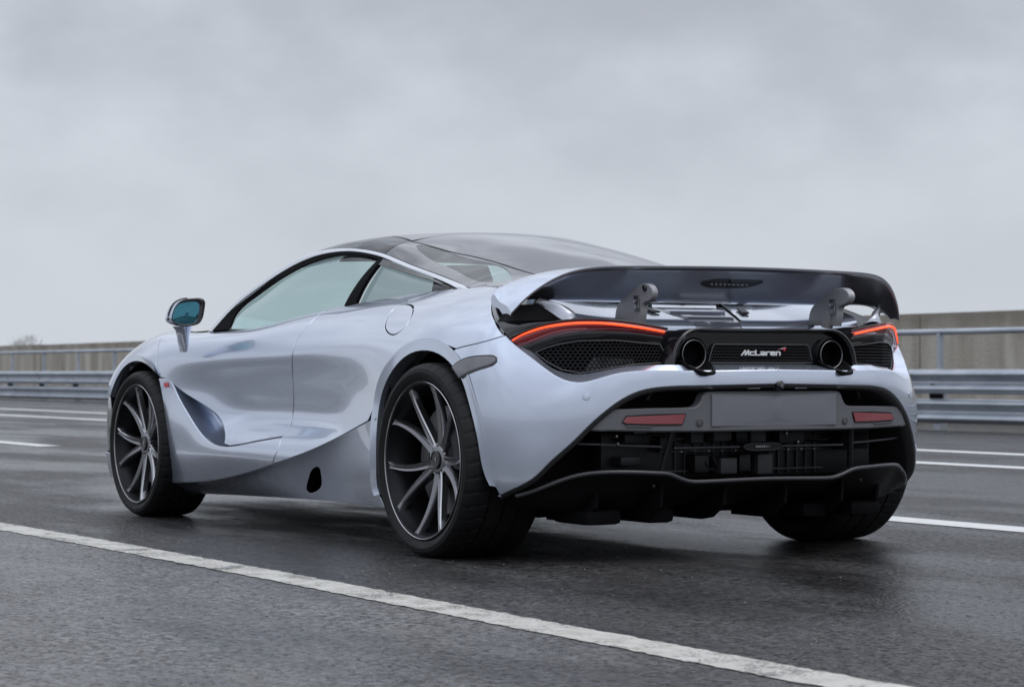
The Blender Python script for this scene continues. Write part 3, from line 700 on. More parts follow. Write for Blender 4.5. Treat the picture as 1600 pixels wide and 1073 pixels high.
both(lambda m_: panel('rear_side_glass', roof, pane_uv, 'side_glass', car, mirror=m_, depth=.004, gap=.0, roll=.0005, res=.04, lift=-.001))
# ------------------------------------------------------------------ wheels
def wheel(c, R, rr, width, phase, mirror, rear, recess):
    cx, cy, cz = c
    # rim: barrel and lip
    prof = [(-.018, rr-.004), (-.006, rr-.0035), (-.002, rr-.007), (-.004, rr-.012), (-.016, rr-.016), (-.030, rr-.022), (-.06, rr-.034), (-.12, rr-.040), (-width+.05, rr-.030), (-width+.02, rr-.004)]
    w = lathe('wheel', prof, c, 'y', 'rim_dark', car, 96, mirror=mirror, flip=True)
    lathe('rim_lip', [(-.010, rr-.002), (.0005, rr-.0025), (.002, rr-.004), (.0005, rr-.0058), (-.004, rr-.0065)], c, 'y', 'rim_edge', w, 96, mirror=mirror, flip=True)
    # tyre with circumferential grooves and cross cuts
    sh = [(-.014, rr-.008), (-.004, rr+.002), (.004, rr+.012), (.009, rr+(R-rr)*.45), (.006, rr+(R-rr)*.68), (-.004, R-.010), (-.012, R-.0045), (-.024, R-.001)]
    tr = []; a = -.030
    for k in range(4):
        s0 = -.028-(width-.056)*k/4; s1 = -.028-(width-.056)*(k+1)/4
        tr += [(s0-.004, R), (s0*.5+s1*.5, R+.0008), (s1+.004, R)]
        if k < 3: tr += [(s1+.0035, R-.008), (s1-.0035, R-.008)]
    bk = [(-width+.024, R-.001), (-width+.012, R-.0045), (-width+.004, R-.012), (-width-.004, rr+(R-rr)*.5), (-width+.01, rr-.008)]
    pr = sh+tr+bk; n = 360
    V, Fs = lathe_pts(pr, c, 'y', n)
    V = V.reshape(len(pr), n, 3)
    for j in range(5, len(pr)-2):
        for k in range(n):
            ph = (k+(j-5)*.5) % 9
            if ph < 1 and (j < 12 or j > len(pr)-8):
                d = V[j, k]-np.array([cx, V[j, k, 1], cz]); V[j, k] -= d/np.linalg.norm(d)*.0035
    for j in (3, 4):                                # raised marks on the side wall
        for k in range(n):
            if (k//4) % 5 in (1, 2) and (k % 120) < 44: V[j, k, 1] += .0008
    mk('tyre', V.reshape(-1, 3), [tuple(reversed(f)) for f in Fs], 'rubber', w, mirror=mirror, sharp=30)
    # ten spokes in five pairs
    ycap = -recess
    for k in range(5):
        for s in (-1, 1):
            mid_ = math.radians(phase+72*k); G = []
            for t in np.linspace(0, 1, 14):
                r = .036+(rr-.0065-.036)*t
                a_ = mid_+s*math.radians(8.5*(1-t)**2+19.2*t**.75-1.5*math.sin(math.pi*t))
                y = ycap+(recess-.005)*t**1.5-.002
                rad = np.array([-math.sin(a_), 0, math.cos(a_)]); tan = np.array([-math.cos(a_), 0, -math.sin(a_)])*s
                p = np.array([cx, cy+y, cz])+rad*r
                w1 = .0170*(1-t)+.0086*t+.006*max(0, t-.88)/.12; dp = .030*(1-t)+.022*t
                Y = np.array([0, 1.0, 0])
                G.append([p-tan*(w1+.003)-Y*dp, p-tan*(w1+.001)-Y*.007, p-tan*(w1-.002)-Y*.001, p-tan*w1*.25-Y*.006*(1-t*.6), p+tan*(w1-.0035)+Y*.001, p+tan*(w1)-Y*.0035, p+tan*(w1+.003)-Y*dp])
            V = np.array(G); nu, nv = V.shape[:2]; Fs = gridfaces(nu, nv)+[(i*nv, (i*nv+nv-1), ((i+1)*nv+nv-1), (i+1)*nv) for i in range(nu-1)]
            if s < 0: Fs = [tuple(reversed(f)) for f in Fs]
            so_ = mk('spoke', V.reshape(-1, 3), Fs, 'rim', w, mirror=mirror, sharp=28)
            so_.data.materials.append(MAT['rim_edge'])            # machined edges
            for i_ in range((nu-1)*(nv-1)):
                if i_ % (nv-1) in (1, 4): so_.data.polygons[i_].material_index = 1
    # hub and centre cap
    lathe('hub', [(-recess-.05, .060), (-recess-.012, .056), (-recess-.003, .050), (-recess+.001, .042), (-recess+.001, .030)], c, 'y', 'rim', w, 48, mirror=mirror, flip=True)
    lathe('centre_cap', [(-recess, .033), (-recess+.007, .032), (-recess+.009, .029), (-recess+.006, .0265), (-recess+.006, .001)], c, 'y', 'gloss_black', w, 40, mirror=mirror, flip=True)
    e = np.array([(.004,.012),(.008,.004),(.004,-.004),(-.002,-.010),(.001,-.002),(-.004,.002),(.0,.006)])
    mk('cap_emblem', [(cx-p[0]*1.2, cy-recess+.0072, cz+p[1]*1.2) for p in e], [tuple(range(len(e)))], 'steel', w, mirror=mirror, smooth=False)
    for k in range(5):
        a_ = math.radians(phase+36+72*k); p = np.array([cx-math.sin(a_)*.052, cy-recess-.008, cz+math.cos(a_)*.052])
        tube('wheel_bolt', [p-(0, .02, 0), p+(0, .004, 0), p+(0, .006, 0)], [.008, .008, .005], 'steel', w, 8, mirror=mirror)
    # brake behind the spokes
    R_d = .188 if rear else .192
    lathe('brake_disc', [(-.100, .07), (-.100, R_d), (-.112, R_d), (-.112, .07)], c, 'y', 'disc', w, 64, mirror=mirror, flip=True)
    lathe('disc_bell', [(-.112, .10), (-.085, .098), (-.075, .085), (-.072, .03)], c, 'y', 'rim_dark', w, 40, mirror=mirror, flip=True)
    G = []
    for a_ in np.linspace(math.radians(42), math.radians(100), 12):
        d = np.array([-math.sin(a_), 0, math.cos(a_)])
        G.append([np.array([cx, cy+y, cz])+d*r for r, y in ((.105, -.12), (.108, -.066), (.13, -.058), (.185, -.058), (.205, -.07), (.207, -.12))])
    mk('brake_caliper', np.array(G).reshape(-1, 3), [tuple(reversed(f)) for f in gridfaces(12, 6)]+[tuple(range(6)), tuple(66+i for i in range(6))][:2], 'satin_black', w, mirror=mirror, sharp=35)
    lathe('inner_hub', [(-.14, .001), (-.14, rr-.03)], c, 'y', 'matt_black', w, 48, mirror=mirror, flip=True)
    return w
for m_ in (False, True):
    wheel((0, .958, .337), .337, .2765, .305, 29.75, m_, True, .060)
    wheel((2.67, .945, .322), .322, .2650, .245, 47.5, m_, False, .042)

# ------------------------------------------------------------------ door mirror
def mirror_asm(m_):
    # head: shell lofted from the glass rim forwards
    rim_px = curve([(271.5,500),(273,486),(280,473),(292,467),(306,465.6),(314,466),(318.5,470),(318.5,480),(315.5,497),(311,505),(303,508.5),(290,509),(277,506)], 40, closed=True)
    rimP = np.array([at(u, v, x=2.02+.10*(318-u)/48*0+.0) for u, v in rim_px]); rimP[:, 0] += (rimP[:, 1]-rimP[:, 1].mean())*.22
    c = rimP.mean(0); gs = np.array((0, .010, -.004)); G = [c+gs+(rimP-c)*.78+(0.016, 0, 0), c+gs+(rimP-c)*.80+(.008, 0, 0), c+(rimP-c)*.97+(-.001, 0, 0), rimP+(.004, 0, 0)]
    for t in np.linspace(.1, 1, 9):
        G.append(c+(rimP-c)*math.sqrt(max(0, 1-t**2.2))*1.015+np.array([.13*t, .018*t, -.008*t]))
    G = np.array(G); nu, nv = G.shape[:2]
    head = mk('mirror', G[3:].reshape(-1, 3), gridfaces(nu-3, nv, cv=True), 'paint', car, mirror=m_, sharp=60)
    mk('mirror_rim', G[:4].reshape(-1, 3), gridfaces(4, nv, cv=True), 'gloss_black', head, mirror=m_)
    gc = G[1].mean(0); GV = [gc+(G[1]-gc)*f_+np.array((-1, 0, 0))*(.05**2)*(1-f_*f_)/2.2 for f_ in (1, .8, .6, .4, .2, .04)]   # slightly domed glass
    mk('mirror_glass', np.array(GV).reshape(-1, 3), gridfaces(6, nv, cv=True)+[tuple(range(5*nv, 6*nv))], 'mirror_glass', head, mirror=m_)
    # dark band round the lower shell
    tube('mirror_seam', [c+(rimP[i]-c)*1.03+(.03, .004, 0) for i in range(0, 14)], .003, 'gloss_black', head, mirror=m_)
    # stalk down to the door
    Q = []
    for (ul, ur, v, x) in [(270,300,510,2.06),(275,297,516,2.07),(277.5,294.5,524,2.08),(279,293.5,534,2.09),(281.5,292.5,543,2.10),(283.5,289.5,550,2.105)]:
        a = at(ul, v, x=x); b = at(ur, v, x=x); m2 = (a+b)/2; h = (a-b)/2
        Q.append([m2+h*math.cos(w)+np.array([.035, 0, 0])*math.sin(w) for w in np.linspace(0, 2*math.pi, 16, endpoint=False)])
    Q = np.array(Q); mk('mirror_stalk', Q.reshape(-1, 3), [tuple(reversed(f)) for f in gridfaces(len(Q), 16, cv=True)], 'paint', head, mirror=m_)
    return head
both(mirror_asm)

# ------------------------------------------------------------------ rear end
XR = np.array([(-.69,0),(-.688,.25),(-.678,.33),(-.665,.40),(-.655,.46),(-.640,.525),(-.606,.60),(-.556,.66),(-.503,.72),(-.440,.78),(-.39,.83),(-.31,.90)])
def xrear(y): return np.interp(abs(y), XR[:, 1], XR[:, 0])
def rear(u, v, off=0.0):
    """the point seen at a pixel on the upright face between lamp and bumper (off: metres further in)"""
    lo, hi = -.95, .95
    ys = np.linspace(.92, -.92, 400); d = FW+RT*(u-CX)/F-UP*(v-CY)/F
    t = (ys-CAM[1])/d[1]; x = CAM[0]+d[0]*t; g = x-(np.array([xrear(y) for y in ys])+off)
    k = np.where((g[:-1] < 0) & (g[1:] >= 0))[0]
    i = k[0] if len(k) else np.argmin(abs(g)); s = g[i]/(g[i]-g[i+1]) if len(k) else 0
    return at(u, v, y=ys[i]+(ys[i+1]-ys[i])*s)
# bevel of the bumper rising to the grille opening
cav_px = [(793,530),(812,539),(830,548.6),(852.5,567.8),(875,580),(902,584.6),(931,581.3),(965,574.5),(998.8,570.7),(1048,570)]
cavP = curve([at(u, v, y=y) for (u, v), y in zip(cav_px, (.818,.80,.778,.748,.712,.674,.632,.573,.504,.41))]+[(-.695,.25,.667),(-.70,.12,.668),(-.70,0,.668)], 70)
cre3 = np.vstack([hull.ev(crease_uv), hull.ev(np.array(cu))]); cre3 = curve(cre3[::3].tolist()+[cre3[-1]*[1, 0, 1]], 70)
bev = [[a+(0, 0, -.001), a*.97+b*.03+(0, 0, .0016), a*.5+b*.5+(0, 0, .002), b, b+(.02, -.004, -.006)] for a, b in zip(cre3, cavP)]
for r_ in bev:
    k = math.exp(-((r_[3][1]-.292)/.052)**4)
    for j_, d_ in ((2, .012), (3, .034), (4, .034)): r_[j_] = r_[j_]+np.array([0, 0, -d_*k])
bev_full = bev+[[np.array(q)*[1, -1, 1] for q in r] for r in bev[-2::-1]]
sheet('bumper_shelf', bev_full, 'paint', car, flip=True, sharp=24)
# black face behind lamps and grilles
bk_ = []
for y in np.linspace(.86, -.86, 70):
    a = abs(y); zl = float(np.interp(a, [0, .3, .41, .504, .573, .632, .674, .712, .748, .778, .818, .86], [.64, .64, .642, .64, .632, .617, .61, .62, .645, .685, .735, .77])); zt = float(np.interp(a, [0, .36, .45, .6, .72, .80, .86], [.79, .79, .79, .812, .806, .79, .785]))
    bk_.append([(xrear(y)+.05, y, zl-.01), (xrear(y)+.045, y, (zl+zt)/2), (xrear(y)+.03, y, zt-.012), (xrear(y)+.03+.20, y*.94, zt-.004)])
sheet('rear_backing', bk_, 'matt_black', car)
def strip(name, up, lo, n, material, off0=0.0, off1=0.0, bulge=0.0, parent=car, thick=0.0, rows=7):
    A = [rear(u, v, off0) for u, v in curve(up, n)]; B = [rear(u, v, off1) for u, v in curve(lo, n)]
    G = [[a*(1-t)+b*t+np.array([-1, .6, 0])*bulge*4*t*(1-t) for t in np.linspace(0, 1, rows)] for a, b in zip(A, B)]
    return both(lambda m_: sheet(name, G, material, parent, thick=thick, mirror=m_, flip=False))
lens_up = [(796,529.5),(830,514.5),(866,504.5),(900,500.5),(940,500.5),(985,504.5),(1043,514.5)]
lens_lo = [(812,541),(840,532),(868,524),(900,518.5),(940,517),(985,519),(1036,526)]
low_lo = [(833,550.5),(850,543.5),(872,537),(900,532.5),(940,530.5),(985,532),(1033,537)]
lensL, lensR = strip('tail_lamp', lens_up, lens_lo, 40, 'red_lens', -.004, 0.004, .008)
strip('lamp_lower_trim', lens_lo, low_lo, 40, 'gloss_black', .004, .010, .002)
lampline = [(800.5,532),(815,523.5),(830,517.5),(850,511.5),(870,508),(888,505.8),(905,504.8),(940,505),(980,509),(1010,513.5),(1038,518.5)]
lp = np.array([rear(u, v, -.013) for u, v in curve(lampline, 46)])
for q, m_ in ((lensL, False), (lensR, True)):
    tube('light_strip', lp, [.0022, .0036, .004, .0041, .0041, .0039, .0036, .0032], 'lamp_on', q, 10, mirror=m_)
    tube('lamp_inner_line', np.array([rear(u, v, -.008) for u, v in curve([(825,534.5),(845,526.5),(866,519.5),(888,515),(918,513.8)], 24)]), .0032, 'reflector', q, 8, mirror=m_)
    tube('lamp_upper_trim', np.array([rear(u, v-1.2, -.006) for u, v in curve(lens_up, 40)]), .004, 'gloss_black', q, 8, mirror=m_)
# honeycomb grilles: one mesh of thin cell walls each
def honeycomb(name, polyyz, xf, cell, wall, dep, material, parent, join_mirror=False, m_=False, shear=0.0):
    P = np.array(polyyz); lo, hi = P.min(0), P.max(0); V = []; Fs = []
    hx, hz = cell*math.sqrt(3), cell*1.5; row = 0; z = lo[1]-cell
    while z < hi[1]+cell:
        y = lo[0]-hx+(row % 2)*hx/2
        while y < hi[0]+hx:
            if inpoly(np.array([[y, z]]), P)[0]:
                o = len(V)
                for rr_, dx in ((cell*1.002, 0), (cell-wall, .0008), (cell-wall, dep)):
                    for k in range(6):
                        w = math.pi/6+math.pi/3*k; yy = y+rr_*math.cos(w); zz = z+rr_*math.sin(w); V.append((xf(yy, zz)+dx, yy, zz))
                for k in range(6):
                    j = (k+1) % 6
                    Fs += [(o+k, o+6+k, o+6+j, o+j), (o+6+k, o+12+k, o+12+j, o+6+j)]
            y += hx
        z += hz; row += 1
    return mk(name, V, Fs, material, parent, smooth=False, mirror=m_)
mesh_px = [(836,551),(850,544.5),(872,538),(905,532.5),(960,531.5),(1031,538),(1039,552),(1045,566),(1000,568.5),(965,572.5),(930,579.5),(905,582.5),(878,577.5),(856,566)]
mp = np.array([rear(u, v, .012) for u, v in mesh_px])
both(lambda m_: honeycomb('rear_grille', mp[:, 1:], lambda y, z: xrear(y)+.012, .0072, .0015, .014, 'satin_black', car, m_=m_))
fr_ = np.array([rear(u, v, .007) for u, v in poly(mesh_px+mesh_px[:1], 6)])
both(lambda m_: tube('grille_frame', fr_, .0022, 'bracket_grey', car, 6, mirror=m_, caps=False))
duct_q = [rear(u, v, .018) for u, v in [(915,578),(927,558),(940,556),(975,561),(990,560.5),(990,568),(960,572),(935,578)]]
both(lambda m_: mk('grille_duct', duct_q, [tuple(range(8))], 'bracket_grey', car, mirror=m_, smooth=False))

# centre housing with exhausts and name panel
ho = [(.395,.662),(.388,.705),(.372,.742),(.345,.77),(.31,.787),(.27,.791)]
ho_full = np.array(curve(ho, 14).tolist()+[(-y, z) for y, z in curve(ho, 14)[::-1]])
hi_full = np.array([(y*.955, z-.004 if z > .70 else z) for y, z in ho_full])
G = [[(-.640, a[0]*1.05, a[1]-.002), (-.700, a[0], a[1]), (-.7035, (a[0]*.6+b[0]*.4), a[1]*.6+b[1]*.4-.001), (-.700, b[0], b[1]-.004), (-.662, b[0]*.985, b[1]-.012)] for a, b in zip(ho_full, hi_full)]
sheet('exhaust_housing', G, 'gloss_black', car, flip=True, sharp=40)
tube('housing_edge', [(-.7045, a[0]*.985, a[1]-.003) for a in ho_full], .0016, 'bracket_grey', car, 6)
EX = (-.686, .292, .703)
exh_hole = [(EX[1]+.052*math.cos(w), EX[2]+.052*math.sin(w)) for w in np.linspace(0, 2*math.pi, 32, endpoint=False)]
plate('exhaust_panel', [(y*.97, z-.006) for y, z in ho_full]+[(-.38,.655),(.38,.655)], .01, 'gloss_black', car, holes=[exh_hole, [(-y, z) for y, z in exh_hole]], bend=-.664, res=.04, bev=.001)
def exhaust(m_):
    c = (EX[0], EX[1], EX[2])
    e = lathe('exhaust_tip', [(.16, .0445), (.004, .0455), (-.001, .046), (-.003, .0474), (-.001, .0488), (.004, .0492), (.06, .0495)], c, 'x', 'rim_dark', car, 48, mirror=m_, flip=True)
    lathe('tip_ring', [(.0005, .0452), (-.0032, .0462), (-.0042, .0475), (-.0032, .0488), (.0005, .0496)], c, 'x', 'disc', e, 48, mirror=m_, flip=True)
    lathe('tip_inside', [(.155, .046), (.16, .001)], c, 'x', 'matt_black', e, 32, mirror=m_)
    lathe('tip_shroud', [(.002, .056), (.006, .054), (.03, .053), (.06, .052)], c, 'x', 'gloss_black', e, 48, mirror=m_)
    # tray under the tip, let into the bumper edge
    G = []
    for w in np.linspace(math.radians(200), math.radians(340), 22):
        d = np.array([0, math.cos(w)*1.05, math.sin(w)])
        k = math.sin((w-math.radians(200))/math.radians(140)*math.pi)
        G.append([np.array(c)+d*.052+(0.0, 0, 0), np.array(c)+d*(.054+.004*k)+(-.045*k, 0, -.002), np.array(c)+d*(.057+.003*k)+(-.092*k, 0, 0), np.array(c)+d*(.061+.010*k)+(-.099*k, 0, 0), np.array(c)+d*(.061+.014*k)+(-.05*k, 0, 0)])
    t = sheet('exhaust_tray', G, 'matt_black', car, mirror=m_, flip=True)
    tube('tray_edge', [g[2]+(-.0005, 0, 0) for g in G][3:-3], .0011, 'bracket_grey', t, 6, mirror=m_)
    return e
both(exhaust)
np_ = [(.222,.674),(.214,.70),(.205,.728),(.196,.737)]; np_poly = np_+[(-y, z) for y, z in np_[::-1]]
honeycomb('name_panel_mesh', np_poly, lambda y, z: -.6715+0*y, .0068, .0014, .006, 'satin_black', car)
tube('name_panel_frame', [(-.673, y, z) for y, z in poly(np_poly+np_poly[:1], .01)], .0019, 'bracket_grey', car, 6, caps=False)
# lettering
def glyphs():
    sk = .28; w = .17
    S_ = {'M': [[(0,0),(.78,1),(.98,1),(.98,.42),(1.42,1),(1.66,1),(1.66,0),(1.42,0),(1.42,.55),(1.0,0),(.76,0),(.76,.66),(.26,0)]],
          'c': [[(1,.76),(.22,.76),(0,.58),(0,.18),(.2,0),(1,0),(1,.2),(.3,.2),(.24,.26),(.24,.5),(.3,.56),(1,.56)]],
          'L': [[(0,1),(.26,1),(.26,.2),(1,.2),(1,0),(0,0)]],
          'a': [[(.05,.76),(.85,.76),(1,.62),(1,0),(.16,0),(0,.12),(0,.34),(.14,.46),(.76,.46),(.76,.58),(.05,.58)]],
          'r': [[(0,0),(0,.6),(.18,.76),(.85,.76),(.85,.56),(.26,.56),(.26,0)]],
          'e': [[(.18,.76),(.84,.76),(1,.62),(1,.30),(.26,.30),(.26,.2),(1,.2),(1,0),(.16,0),(0,.14),(0,.6)]],
          'n': [[(0,0),(0,.76),(.82,.76),(1,.6),(1,0),(.76,0),(.76,.56),(.26,.56),(.26,0)]]}
    adv = {'M': 1.78, 'c': 1.08, 'L': 1.08, 'a': 1.1, 'r': .93, 'e': 1.1, 'n': 1.0}
    o = []; x = 0
    for ch_ in 'McLaren':
        for pl in S_[ch_]: o.append((ch_, [(x+px_, py) for px_, py in pl]))
        x += adv[ch_]
    return o, x
gl, tw = glyphs(); LW, LH = .168, .0185
name_ = None
for ch_, pl in gl:
    o_ = [((.5-px_/tw)*LW+.006, .699+py*LH) for px_, py in pl]
    g_ = plate('letter', o_, .004, 'letter_silver', car, bend=-.679, res=.02, bev=.0004)
sw = curve([(1.0,.02),(1.035,.30),(1.10,.62),(1.17,.80),(1.235,.84),(1.265,.74),(1.25,.52),(1.215,.28),(1.20,.12),(1.20,.34),(1.185,.50),(1.15,.55),(1.10,.46),(1.05,.26)], 30)
sw = [(.93,1.08),(.99,1.25),(1.045,1.42),(1.10,1.52),(1.135,1.50),(1.145,1.36),(1.125,1.10),(1.095,.78),(1.085,1.02),(1.075,1.14),(1.03,1.18)]
plate('badge_swoosh', [((.5-a)*LW+.006, .699+b*LH) for a, b in sw], .004, 'red_print', car, bend=-.679, res=.02, bev=.0004)
sw2 = [(.93,1.08),(.99,1.25),(1.045,1.42),(1.10,1.52),(1.135,1.50),(1.10,1.38),(1.04,1.24)]
plate('badge_highlight', [((.5-a)*LW+.006, .699+b*LH) for a, b in sw2], .001, 'trim_silver', car, bend=-.6798, res=.02, bev=.0002)

# plate carrier with reflectors
def xcar(y, z=0): return np.interp(np.abs(y), [0, .20, .31, .36, .57, .63, .70], [-.752, -.748, -.742, -.722, -.682, -.662, -.62])
cl_ = [at(u, v, x=x) for u, v, x in [(1113,613.5,-.745),(1105,614.5,-.744),(1101,618,-.743),(1098,626,-.742),(1094,633,-.740),(1087,637.5,-.735),(1075,639,-.727),(1020,640,-.700),(970,641.5,-.672),(947,641.5,-.662)]]
cl_ += [np.array((-.655, .66, .480)), np.array((-.640, .69, .455)), np.array((-.66, .63, .452))]
cb_ = [at(u, v, x=x) for u, v, x in [(950,671,-.664),(1000,672,-.70),(1030,672.5,-.71),(1094,672,-.735)]]
half = [(p[1], p[2]) for p in cl_]+[(p[1], p[2]) for p in cb_]
zb = cb_[-1][2]; zt_ = cl_[0][2]
full = [(y, z) for y, z in half]+[(0.12, zb), (0, zb), (-.12, zb)]+[(-y, z) for y, z in half[::-1]]+[(-.12, zt_), (0, zt_), (.12, zt_)]
full = poly(np.array(full+full[:1]), .02)[:-1]
plate('plate_carrier', full, .035, 'carrier_grey', car, bend=lambda y, z: xcar(y), res=.03, bev=.005)
plate('number_plate', [(.262,.462),(.262,.566),(-.262,.566),(-.262,.462)], .004, 'plate_grey', car, bend=lambda y, z: xcar(y)-.006, res=.04, bev=.002)
def refl(m_):
    o_ = [at(u, v, x=x) for u, v, x in [(974,659,-.682),(979,652,-.684),(1020,650,-.703),(1069,648,-.722),(1064,662,-.720),(1020,662,-.703),(978,661,-.683)]]
    pl = np.array([(p[1], p[2]) for p in o_])
    q = plate('reflector_recess', inset(pl, -.006), .002, 'gloss_black', car, bend=lambda y, z: xcar(y)-.002, res=.03, mirror=m_, bev=.001)
    r = plate('reflector', pl, .004, 'reflector', car, bend=lambda y, z: xcar(y)-.006, res=.03, mirror=m_, bev=.0015)
    tube('recess_edge', [(xcar(p[0])-.004, p[0], p[1]) for p in inset(pl, -.010)[[5, 6]]]+[], .002, 'bracket_grey', q, 6, mirror=m_)
    return r
both(refl)
def sensor(p, n, m_, r=.011):
    s_ = lathe('parking_sensor', [(.004, r+.002), (-.001, r+.002), (-.0015, r+.0005), (.001, r), (-.001, r-.001), (-.0018, r*.3), (-.0018, .0005)], (0, 0, 0), 'x', 'paint' if r > .0115 else 'bracket_grey', car, 20, mirror=False, flip=True)
    q = Vector((-1, 0, 0)).rotation_difference(Vector(n)).to_matrix()
    me = s_.data
    for v in me.vertices: v.co = q@v.co+Vector(p)
    if m_:
        for v in me.vertices: v.co.y *= -1
        me.flip_normals()
    me.update()
    return s_
for m_ in (False, True):
    sensor((xcar(.308)-.001, .308, .474), (-1, .2, 0), m_)
    uv = hull.px([(916,619)]); sensor(hull.ev(uv)[0], hull.nrm(uv)[0], m_, .0118)
# reversing camera in its notch
pc = hull.ev(np.array([uvz(UM-.005, .598)]))[0]*[1, 0, 1]
tube('reversing_camera', [pc+(.02, 0, 0), pc+(-.006, 0, 0), pc+(-.010, 0, .0)], [.016, .016, .011], 'gloss_black', car, 20)
tube('camera_lens', [pc+(-.009, 0, 0), pc+(-.013, 0, 0)], .007, 'smoke_lens', car, 16)

# lower surround, diffuser and everything dark below the plate
opn3 = np.vstack([hull.ev(open_uv), hull.ev(np.array(ou))]); opn3 = curve(opn3[::3].tolist()+[opn3[-1]*[1, 0, 1]], 60)
sur = [[p+(.004, -.001, .001), p+(-.002, -.012, -.010) if i < 45 else p+(.004, -.002*0, -.012), p+(.03, -.03 if i < 45 else 0, -.016), p+(.16, -.07 if i < 45 else 0, -.02)] for i, p in enumerate(opn3)]
sur_full = sur+[[np.array(q)*[1, -1, 1] for q in r] for r in sur[-2::-1]]
sheet('bumper_surround', sur_full, 'surround_grey', car)
lipL = [(-.43,.835,.232),(-.475,.80,.248),(-.515,.765,.268),(-.555,.715,.292),(-.592,.672,.306),(-.632,.62,.313),(-.672,.52,.313),(-.682,.44,.309),(-.684,.39,.304),(-.682,.35,.290),(-.682,.305,.278),(-.685,.26,.276),(-.688,.15,.278),(-.69,0,.280)]
lp3 = curve(lipL, 60)
dif = []
for i, p in enumerate(lp3):
    t = i/59; zb_ = float(np.interp(p[1], [0, .3, .40, .6, .84], [.175, .17, .165, .165, .19])); fwd = float(np.interp(p[1], [0, .5, .84], [.30, .24, .06]))
    dif.append([p+(.02, 0, .004), p+(.006, 0, .006), p+(-.004, 0, .001), p+(-.002, 0, -.008), p+(.02, 0, -.018), (p[0]+fwd*.35, p[1]*.99, p[2]*.55+zb_*.45), (p[0]+fwd*.75, p[1]*.98, zb_+.012), (p[0]+fwd*1.1, p[1]*.98, zb_)])
dif_full = dif+[[np.array(q)*[1, -1, 1] for q in r] for r in dif[-2::-1]]
df = sheet('diffuser', dif_full, 'carbon_dull', car, flip=False)
lpf = np.vstack([lp3, lp3[-2::-1]*[1, -1, 1]])
tube('diffuser_lip', lpf+(-.001, 0, -.0015), .0075, 'lip_grey', df, 10)
for y in (.60, .385, .13):
    for s in (1, -1):
        xo = float(np.interp(y, [0, .5, .84], [-.67, -.655, -.44])); ztop = float(np.interp(y, [0, .3, .39, .6], [.265, .265, .295, .30]))
        pl = np.array([(xo+.02, ztop), (xo+.03, .19), (xo+.10, .145), (xo+.16, .135), (xo+.34, .135), (xo+.34, .20), (xo+.1, ztop-.01)])
        V = [(a, s*y-.006, b) for a, b in pl]+[(a, s*y+.006, b) for a, b in pl]; k = len(pl)
        mk('diffuser_fin', V, [tuple(range(k)), tuple(range(2*k-1, k-1, -1))]+[(i, k+i, k+(i+1) % k, (i+1) % k) for i in range(k)], 'matt_black', car, smooth=False)
for y, wd in ((.56, .14), (.33, .11)):
    for s in (1, -1): box('diffuser_skid', (-.44, s*y, .155), (.22, wd, .05), 'matt_black', car, .018)
for s in (1, -1):
    box('diffuser_bolt', (-.662, s*.44, .262), (.010, .013, .013), 'rim_dark', car, .004)
    V = [np.array((-.690, s*.375, .462)), np.array((-.655, s*.40, .31))]
    tube('grille_stay', V, .011, 'satin_black', car, 8)
# dark interior behind the lower grille
for s in (1, -1):
    tube('grille_bar', [(xcar(y)+.06, s*y, z) for y, z in ((.68, .405), (.6, .402), (.5, .397), (.40, .393))], .0035, 'bracket_grey', car, 6)
tube('grille_bar', [(-.665, y, .388) for y in np.linspace(.36, -.36, 12)], .0035, 'bracket_grey', car, 6)
badge_o = np.array(curve([(.085,.388),(.062,.399),(0,.401),(-.062,.399),(-.085,.388),(-.062,.377),(0,.375),(.062,.377)], 30, closed=True))
bdg = plate('grille_badge', badge_o, .02, 'satin_black', car, bend=-.682, res=.03, bev=.003)
tube('badge_edge', [(-.683, y*.97, .388+(z-.388)*.9) for y, z in badge_o]+[(-.683, badge_o[0][0]*.97, .388+(badge_o[0][1]-.388)*.9)], .0012, 'bracket_grey', bdg, 6, caps=False)
for i, (y, w_) in enumerate([(.028,.006),(.020,.004),(.013,.006),(.004,.005),(-.004,.007),(-.014,.005),(-.024,.003)]):
    plate('badge_mark', [(y+w_/2, .392), (y-w_/2, .392), (y-w_/2-.001, .385), (y+w_/2-.001, .385)], .001, 'steel', bdg, bend=-.6835, res=.02, bev=.0003)
gb = box('gearbox_cover', (-.50, 0, .36), (.10, 1.15, .16), 'satin_black', car, .01)
for k in range(17): box('casing_rib', (-.553, -.32+.04*k, .36), (.012, .005, .14), 'engine_grey', gb, .001)
for z in (.305, .372, .415): box('casing_flange', (-.556, 0, z), (.016, .70, .006), 'engine_grey', gb, .001)
for k in range(12): tube('casing_bolt', [(-.556, -.31+.057*k, .372), (-.568, -.31+.057*k, .372)], [.005, .004], 'disc', gb, 6)
tube('brake_line', curve([(-.57, .45, .44), (-.585, .36, .41), (-.58, .28, .40), (-.585, .20, .365), (-.58, .1, .36)], 30), .003, 'steel', gb, 6)
tube('wiring_loom', curve([(-.575, -.42, .43), (-.59, -.33, .405), (-.585, -.24, .41), (-.59, -.12, .375), (-.585, .0, .37)], 30), .006, 'satin_black', gb, 8)
